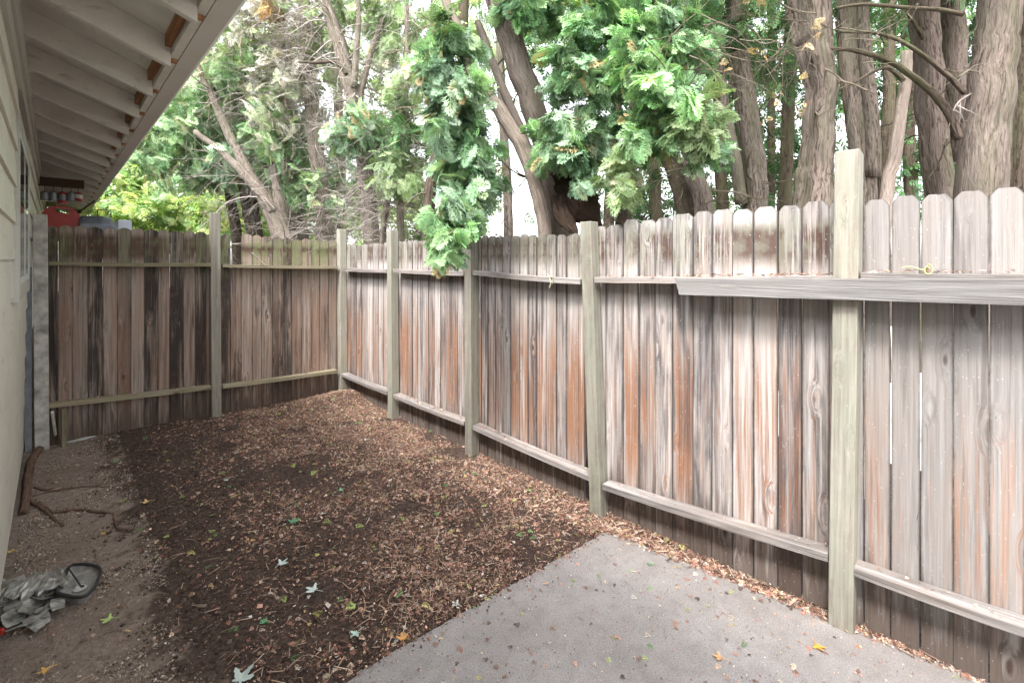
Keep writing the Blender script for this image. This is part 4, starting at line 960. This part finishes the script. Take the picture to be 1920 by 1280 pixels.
def dens_litter(x, y):
    n1 = fnoise(x, y, 1.7, 3); n2 = fnoise(x, y, 5., 9)
    right = np.clip((x-(.3+.05*y))/1.7, 0, 1)
    d = .05+.95*right**1.0+.45*np.exp(-((XF-x)/.35)**2)
    d = d*(.75+1.1*n1+.9*n2); d = np.where(x < .27+.01*y, .03, d)
    d = np.where((y > 5.2) & (x > 1.9), .9, d)
    return np.clip(np.where(inside_slab(x, y), 0, d), 0, 1)
def bits(pts, tm, size, pal, lift=.004, flat=.35, zadd=None):
    n = len(pts); z_ = gz(pts[:,0], pts[:,1])+lift+rng.uniform(0, .008, n)
    if zadd is not None: z_ = z_+zadd
    pos = np.stack([pts[:,0], pts[:,1], z_], 1); a = rng.uniform(0, 2*PI, n)
    ax = unit(np.stack([np.cos(a), np.sin(a), rng.normal(size=n)*flat*.5], 1)); nr = unit(np.stack([rng.normal(size=n)*flat, rng.normal(size=n)*flat, np.ones(n)], 1))
    return scatter(tm, pos, ax, nr, size, pal)
PAL['litter'] = [((.46,.255,.20),4), ((.32,.155,.115),4), ((.19,.10,.07),4), ((.60,.42,.31),2.4), ((.56,.47,.40),1.5), ((.075,.045,.035),4), ((.64,.46,.22),.35), ((.42,.47,.18),.25), ((.62,.58,.54),.5)]
PAL['fresh'] = [((.40,.48,.16),3), ((.20,.36,.15),2), ((.55,.48,.18),1.5)]
PAL['dull'] = [((.28,.19,.145),4), ((.42,.29,.21),3), ((.12,.075,.055),4), ((.50,.39,.30),1)]
PAL['tan'] = [((.32,.25,.20),4), ((.44,.36,.30),3), ((.20,.15,.12),4), ((.48,.42,.36),.6)]
PAL['dirt'] = [((.075,.05,.04),4), ((.13,.09,.07),3), ((.04,.028,.023),4), ((.20,.13,.09),1)]
chipT = [np.array([(-a,0,0),(b_,.1,.06),(c_,1,.0),(-d,.8,.08)], dtype=np.float32) for a, b_, c_, d in ((.3,.35,.2,.3),(.12,.15,.1,.10),(.06,.07,.05,.05),(.07,.08,.04,.06),(.05,.05,.1,.06))]
stickT = [np.concatenate([np.array([(-.03,0,0),(.03,0,0),(.035,.5,.03),(-.025,.5,.03)]), np.array([(-.025,.5,.03),(.035,.5,.03),(.10,1,0),(.06,1,0)])]).astype(np.float32)]
P1 = vis_sample(125000, dens_litter); parts = [bits(P1, chipT, rng.uniform(.0028,.009,len(P1))*np.exp(rng.normal(size=len(P1))*.45), palette('litter', len(P1)), flat=.6)]
P2 = vis_sample(16000, dens_litter); parts.append(bits(P2, TM+TS, rng.uniform(.008,.030,len(P2)), palette('litter', len(P2)), .006, .3))
P3 = vis_sample(9000, dens_litter); parts.append(bits(P3, stickT, rng.uniform(.02,.07,len(P3)), palette('dull', len(P3)), .008, .2))
d2 = lambda x, y: np.where(inside_slab(x, y) | (x < .3), 0., .25+.5*np.clip(x/2.5,0,1))
P4 = vis_sample(170, d2); parts.append(bits(P4, TM, rng.uniform(.025,.055,len(P4)), palette('fresh', len(P4)), .012, .25))
d3 = lambda x, y: np.where((x < .45+.06*y) & ~inside_slab(x,y), .5, 0.)
P5 = vis_sample(1500, d3); 
cr_t = [np.array([(-.5,-.4,0),(.5,-.5,0),(.1,.1,.55),(-.1,.05,.5), (.5,-.5,0),(.55,.5,0),(.1,.15,.5),(.1,.1,.55), (.55,.5,0),(-.5,.55,0),(-.1,.15,.5),(.1,.15,.5), (-.5,.55,0),(-.5,-.4,0),(-.1,.05,.5),(-.1,.15,.5), (-.1,.05,.5),(.1,.1,.55),(.1,.15,.5),(-.1,.15,.5)], dtype=np.float32)]
dT = lambda x, y: np.where((x < .42) & ~inside_slab(x,y), 1., 0.)*np.clip(.35+fnoise(x,y,3.,4)*1.6+fnoise(x,y,11.,5), .03, 1)
dD = lambda x, y: np.where((x > .10) & ~inside_slab(x,y), 1., 0.)*np.clip((x-.08)/.3, 0, 1)*np.clip(1.5-x*.5, .15, 1)*np.clip(.5+fnoise(x,y,9.,6)*1.5, .05, 1)
PT = vis_sample(16000, dT); parts.append(bits(PT, cr_t, rng.uniform(.002,.006,len(PT))*np.exp(rng.normal(size=len(PT))*.4), palette('tan', len(PT)), -.003, .25))
PD = vis_sample(22000, dD); parts.append(bits(PD, cr_t, rng.uniform(.0025,.008,len(PD))*np.exp(rng.normal(size=len(PD))*.45), palette('dirt', len(PD)), -.003, .25))
parts.append(bits(P5, chipT, rng.uniform(.003,.010,len(P5)), palette('dull', len(P5)), .002, .4))
o = add_foliage(parts, 'leaf_litter', None, M['litter']); tag(o, 'red brown litter of dry cedar scraps thickest towards the pale fence', 'leaf litter', kind='stuff')
# on the slab and along its fence edge
def dens_slab(x, y): return np.where(inside_slab(x, y), .5, 0.)
P6 = vis_sample(2600, dens_slab); z6 = np.full(len(P6), .012)-gz(P6[:,0], P6[:,1])
parts = [bits(P6, chipT, rng.uniform(.002,.009,len(P6)), palette('litter', len(P6)), .001, .3, z6)]
P7 = vis_sample(170, dens_slab); z7 = np.full(len(P7), .012)-gz(P7[:,0], P7[:,1]); parts.append(bits(P7, TS, rng.uniform(.012,.035,len(P7)), palette('litter', len(P7)), .002, .2, z7))
P8 = vis_sample(22, dens_slab); z8 = np.full(len(P8), .012)-gz(P8[:,0], P8[:,1]); parts.append(bits(P8, TM, rng.uniform(.02,.04,len(P8)), palette('fresh', len(P8)), .003, .2, z8))
def dens_edge(x, y):
    b_ = (x-c0.x)*(-dr.y)+(y-c0.y)*dr.x; return np.where((y < 1.75) & (b_ > -.05) & (x < 2.62), np.exp(-((b_-.01)/.035)**2), 0)
def dens_left(x, y):
    a_ = (x-c0.x)*(-dl.y)+(y-c0.y)*dl.x; return np.where((a_ > -.03) & inside_slab(x, y-.0) | (np.abs(a_) < .03) & (x < c0.x), np.exp(-(np.abs(a_)/.03)**1.1), 0)
PL = vis_sample(1500, dens_left); zl = np.full(len(PL), .014)-gz(PL[:,0], PL[:,1]); parts.append(bits(PL, chipT+cr_t, rng.uniform(.003,.010,len(PL)), np.concatenate([palette('litter', len(PL)//2), palette('dirt', len(PL)-len(PL)//2)]), .001, .5, zl))
P9 = vis_sample(5000, dens_edge); z9 = np.full(len(P9), .004); parts.append(bits(P9, chipT, rng.uniform(.004,.013,len(P9)), palette('litter', len(P9)), .006, .6, z9))
P10 = vis_sample(500, dens_edge); parts.append(bits(P10, TS, rng.uniform(.018,.04,len(P10)), palette('litter', len(P10)), .012, .4)); P11 = vis_sample(160, dens_edge); parts.append(bits(P11, stickT, rng.uniform(.03,.09,len(P11)), palette('dull', len(P11)), .014, .3))
o = add_foliage(parts, 'patio_debris', None, M['litter']); tag(o, 'small scraps and a crumbly line of litter on the concrete along the fence foot', 'leaf litter', kind='stuff')
# scraps on rails
parts = []
def on_rail(a, b_, n, plane='x', size=(.01,.03)):
    kx = dict(x=XF+.02) if plane == 'x' else dict(y=YB+.02)
    p = P(*a, **kx); q = P(*b_, **kx); t_ = rng.uniform(0,1,n); nn = np.array(q-p); pos = np.array(p)+t_[:,None]*nn+np.array([0,0,.004])
    pos[:, 0 if plane == 'x' else 1] += rng.uniform(-.01,.055,n); pts = pos[:, :2]
    return bits(pts, TS+chipT, rng.uniform(*size,n), palette('litter', n, .3), 0, .3, pos[:,2]-gz(pts[:,0], pts[:,1]))
parts += [on_rail((1270,519),(1562,516),200), on_rail((1620,511),(1900,512),60), on_rail((1114,519),(1262,519),50), on_rail((737,737),(869,788),70), on_rail((886,795),(1104,889),60), on_rail((1129,904),(1552,1034),40,size=(.006,.015)), on_rail((1600,1060),(1900,1164),30,size=(.006,.016)), on_rail((91,757),(396,723),60,'y'), on_rail((418,722),(632,693),60,'y')]
o = add_foliage(parts, 'rail_scraps', None, M['litter']); tag(o, 'dry orange scraps caught on top of the fence rails', 'leaf litter', kind='stuff')

# single leaves worth pointing at
def maple(px, py, size, rot, col, lb, dz=.012, back=True):
    r = []; lobes = [(-2.25,.45),(-1.15,.85),(0.,1.),(1.15,.85),(2.25,.45)]
    pts = [(0,-.12)]
    for i, (a_, L) in enumerate(lobes):
        for da, k_ in ((-.36,.55),(-.20,.70),(-.24,.80),(0,1.),(.24,.80),(.20,.70),(.36,.55)):
            pts.append((math.sin(a_+da)*L*k_, math.cos(a_+da)*L*k_))
        if i < 4: am = (a_+lobes[i+1][0])/2; pts.append((math.sin(am)*.40, math.cos(am)*.40))
    c = gp(px, py, dz) if not inside_slab(P(px,py,z=.012).x, P(px,py,z=.012).y) else P(px, py, z=.018); vs = []; cr, sr_ = math.cos(rot), math.sin(rot)
    for (a_, b_) in [(0,.1)]+pts:
        zz = .30*(a_*a_+b_*b_)*(.6+.4*math.sin(3*math.atan2(b_, a_)+rot))
        vs.append((c.x+(a_*cr-b_*sr_)*size*.85, c.y+(a_*sr_+b_*cr)*size*.85, c.z+zz*size))
    n_ = len(pts); fs = [(0, 1+(i+1)%n_, 1+i) for i in range(n_)]
    me = bpy.data.meshes.new('blade'); me.from_pydata(vs, [], fs); me.update()
    e = empty('fallen_leaf', c, lb, 'leaf', 'single leaves lying in the yard')
    m_ = leafcol(col); bl = link('blade', me, m_, e); so_ = bl.modifiers.new('s', 'SOLIDIFY'); so_.thickness = .0006
    mb = MB(); st0 = Vector(vs[0]); dd = Vector((sr_, -cr, 0)); mb.tube([st0, st0+dd*size*.5+UP*.003, st0+dd*size*1.0+UP*.001+Vector((.1*size,0,0))], .0012, 5); mb.build('stalk', m_, e)
_lc = {}
def leafcol(c):
    if c not in _lc: _lc[c] = plain('leaf_tone', c, .6, var=.12, sc=40, bump=.2)
    return _lc[c]
WH = (.50,.56,.53); GN = (.10,.28,.14); YL = (.60,.36,.09)
for a_ in [(527,1056,.050,-1.2,WH,'silvery leaf on dark soil, upper of the two large pale ones mid yard'),
           (588,1105,.055,.5,WH,'largest silvery leaf lying below the other big pale one mid yard'),
           (856,1132,.034,.2,WH,'small white lobed leaf beside the patio edge'),
           (425,899,.030,2.2,WH,'small white leaf on the far dark soil'),
           (550,978,.052,-.6,GN,'dark green leaf with long stalk in the middle of the soil'),
           (638,918,.040,-1.7,(.22,.36,.22),'pale green leaf upper middle of the soil'),
           (605,962,.022,1.,WH,'tiny white leaf right of the dark green leaf'),
           (450,1272,.075,-1.1,(.40,.46,.42),'big grey green leaf cut by the bottom edge'),
           (668,1186,.040,1.8,(.40,.52,.45),'pale mint leaf low in the litter'),
           (496,1165,.030,0.4,GN,'small green leaf low on dark soil'),
           (686,824,.034,1.1,WH,'white leaf near the far middle post'),
           (1220,1057,.026,.6,(.12,.26,.14),'green leaf scrap on the upper patio'),
           (1533,1210,.042,2.4,(.62,.27,.05),'orange curled leaf on the patio near the tallest post'),
           (755,1196,.040,-.4,(.58,.30,.09),'orange leaf tucked against the patio edge'),
           (275,940,.045,1.3,(.60,.42,.20),'tan lobed leaf on dark soil near the root'),
           (22,1033,.030,.9,YL,'yellow leaf on bare dirt nearest the house wall'),
           (195,999,.026,2.,YL,'small yellow leaf below the bare root'),
           (86,1255,.035,1.7,YL,'yellow orange leaf in the bottom left corner'),
           (1350,1232,.036,.3,(.58,.33,.16),'pale orange curled leaf low on the patio'),
           (205,1160,.045,1.,(.36,.46,.16),'half green half pale leaf right of the crumpled ducting')]:
    maple(*a_)
# pink petal
stone('petal', gp(435,926,.012), (.016,.009,.003), plain('pink', (.70,.30,.48), .5), 'tiny pink petal among the dark soil', 'petal')

# seedlings at the far fence foot
for (px, py, sc_, lb) in ((528,748,1.,'small blue green ivy plant sprouting at the foot of the mossy fence'), (372,756,.6,'tiny ivy sprout left of the far middle post')):
    c = gp(px, py); e = empty('ivy_plant', c, lb, 'plant'); mb = MB(); lf = MB()
    for k_ in range(9):
        a_ = random.uniform(0, 2*PI); h_ = random.uniform(.03,.13)*sc_; tip = c+Vector((math.cos(a_)*.09*sc_, math.sin(a_)*.06*sc_-.01, h_))
        mb.tube([c, c.lerp(tip,.5)+UP*.02, tip], .0018, 5)
        s_ = random.uniform(.018,.03)*sc_*1.2; dd = Vector((math.cos(a_), math.sin(a_), -.4)).normalized(); sdv = dd.cross(UP).normalized(); 
        vs = [tip, tip+dd*s_*.2+sdv*s_, tip+dd*s_*1.0+sdv*s_*.55, tip+dd*s_*1.8-UP*.004, tip+dd*s_*1.0-sdv*s_*.55, tip+dd*s_*.2-sdv*s_]
        lf.add(vs, [(0,1,2,3),(0,3,4,5)])
    mb.build('stem', leafcol((.09,.16,.07)), e); lf.build('leaves', leafcol((.055,.17,.13)), e)

# dead cedar twigs hanging in front of the near trunks, with a few rusty tips
tw = [o for o in COL.objects if o.get('label','').startswith('cedar limb tree')][0]
mb = MB(); tips = []
for (px, py, dx, dy, L, n_) in ((1230,80,1,.0,.75,4),(1280,120,1,.25,.6,4),(1330,90,1,.5,.6,4),(1300,40,1,.1,.7,4),(1390,60,1,.6,.5,4),(1420,110,.4,.9,.4,3),(1260,170,1,.2,.5,3)):
    for _ in range(n_):
        st_ = P(px+random.uniform(-25,25), py+random.uniform(-25,25), Z=2.75+random.uniform(-.2,.3)); hx = Vector((Cc,-S,0))
        pts = twig(mb, st_, hx*dx+Vector((0,0,-dy))+Vector([random.uniform(-.5,.5) for _ in range(3)]), L*random.uniform(.5,1.1), .0045, 9, .6, -.03, random.random(), 2, 3)
        if random.random() < .2: tips.append(pts[-1])
mb.build('bare_twigs', M['twig_dark'], tw, smooth=True)['kind'] = 'stuff'
tp = np.array([tuple(p) for p in tips]+[tuple(P(1462,172,Z=2.7)), tuple(P(1510,140,Z=2.7)), tuple(P(1360,120,Z=2.8)), tuple(P(1505,195,Z=2.7))]); n_ = len(tp)
rp_ = np.repeat(tp, 3, axis=0)+rng.normal(size=(n_*3,3))*.015
V_, C_ = scatter(TM, rp_, unit(rng.normal(size=(n_*3,3))*.6+np.array([0,0,-.8])), unit(rng.normal(size=(n_*3,3))*.5-np.array([S,Cc,0])), rng.uniform(.03,.065,n_*3), palette('rust', n_*3))
add_foliage([(V_, C_)], 'dry_sprays', tw, M['leaf'])
# twigs over the right hand trunks
tw = [o for o in COL.objects if o.get('label','').startswith('gnarled split')][0]
mb = MB()
for (px, py, dx, dy, L, n_) in ((1510,30,-1,.2,.5,3),(1560,60,1,.1,.5,3),(1640,100,1,-.2,.5,2),(1700,60,.5,-.8,.5,2),(1790,120,1,-.5,.4,3),(1480,60,-.6,.6,.5,3)):
    for _ in range(n_):
        st_ = P(px+random.uniform(-25,25), py+random.uniform(-25,25), Z=2.6+random.uniform(-.1,.3)); hx = Vector((Cc,-S,0))
        twig(mb, st_, hx*dx+Vector((0,0,-dy))+Vector([random.uniform(-.5,.5) for _ in range(3)]), L*random.uniform(.5,1.1), .0045, 9, .5, 0., random.random(), 1, 3)
mb.build('bare_twigs', M['twig_dark'], tw, smooth=True)['kind'] = 'stuff'

# ---------------------------------------------------------------- light, camera
w = bpy.data.worlds.new('World'); scene.world = w; w.use_nodes = True; nt = w.node_tree; nt.nodes.clear()
sky = nt.nodes.new('ShaderNodeTexSky'); sky.sky_type = 'NISHITA'; sky.sun_disc = False
EL, ROT = math.radians(58), math.radians(250)
sky.sun_elevation = EL; sky.sun_rotation = ROT; sky.air_density = 1.; sky.dust_density = 3.; sky.ozone_density = 1.
hsv = nt.nodes.new('ShaderNodeHueSaturation'); hsv.inputs['Saturation'].default_value = .18
bg = nt.nodes.new('ShaderNodeBackground'); bg.inputs[1].default_value = .15; out = nt.nodes.new('ShaderNodeOutputWorld')
nt.links.new(sky.outputs[0], hsv.inputs['Color']); nt.links.new(hsv.outputs[0], bg.inputs[0]); nt.links.new(bg.outputs[0], out.inputs[0])
sd = bpy.data.lights.new('sun', 'SUN'); sd.energy = .95; sd.angle = math.radians(10); sd.color = (1,.97,.93)
so = bpy.data.objects.new('sun', sd); COL.objects.link(so)
dirv = Vector((math.sin(ROT)*math.cos(EL), math.cos(ROT)*math.cos(EL), math.sin(EL)))
so.rotation_euler = dirv.to_track_quat('Z', 'Y').to_euler(); so.location = (0,-3,9)
cam = bpy.data.cameras.new('camera'); co = bpy.data.objects.new('camera', cam); COL.objects.link(co)
cam.sensor_width = 36; cam.lens = F/1920*36; cam.shift_y = -(640-HOR)/1920; cam.clip_start = .02; cam.clip_end = 500
co.location = (0,0,H); co.rotation_euler = (PI/2, 0, -TH); scene.camera = co
scene.view_settings.view_transform = 'Standard'; scene.view_settings.look = 'None'; scene.view_settings.exposure = 2.55; scene.view_settings.gamma = 1
scene.render.engine = 'CYCLES'; scene.cycles.max_bounces = 6; scene.cycles.diffuse_bounces = 4; scene.cycles.transparent_max_bounces = 4
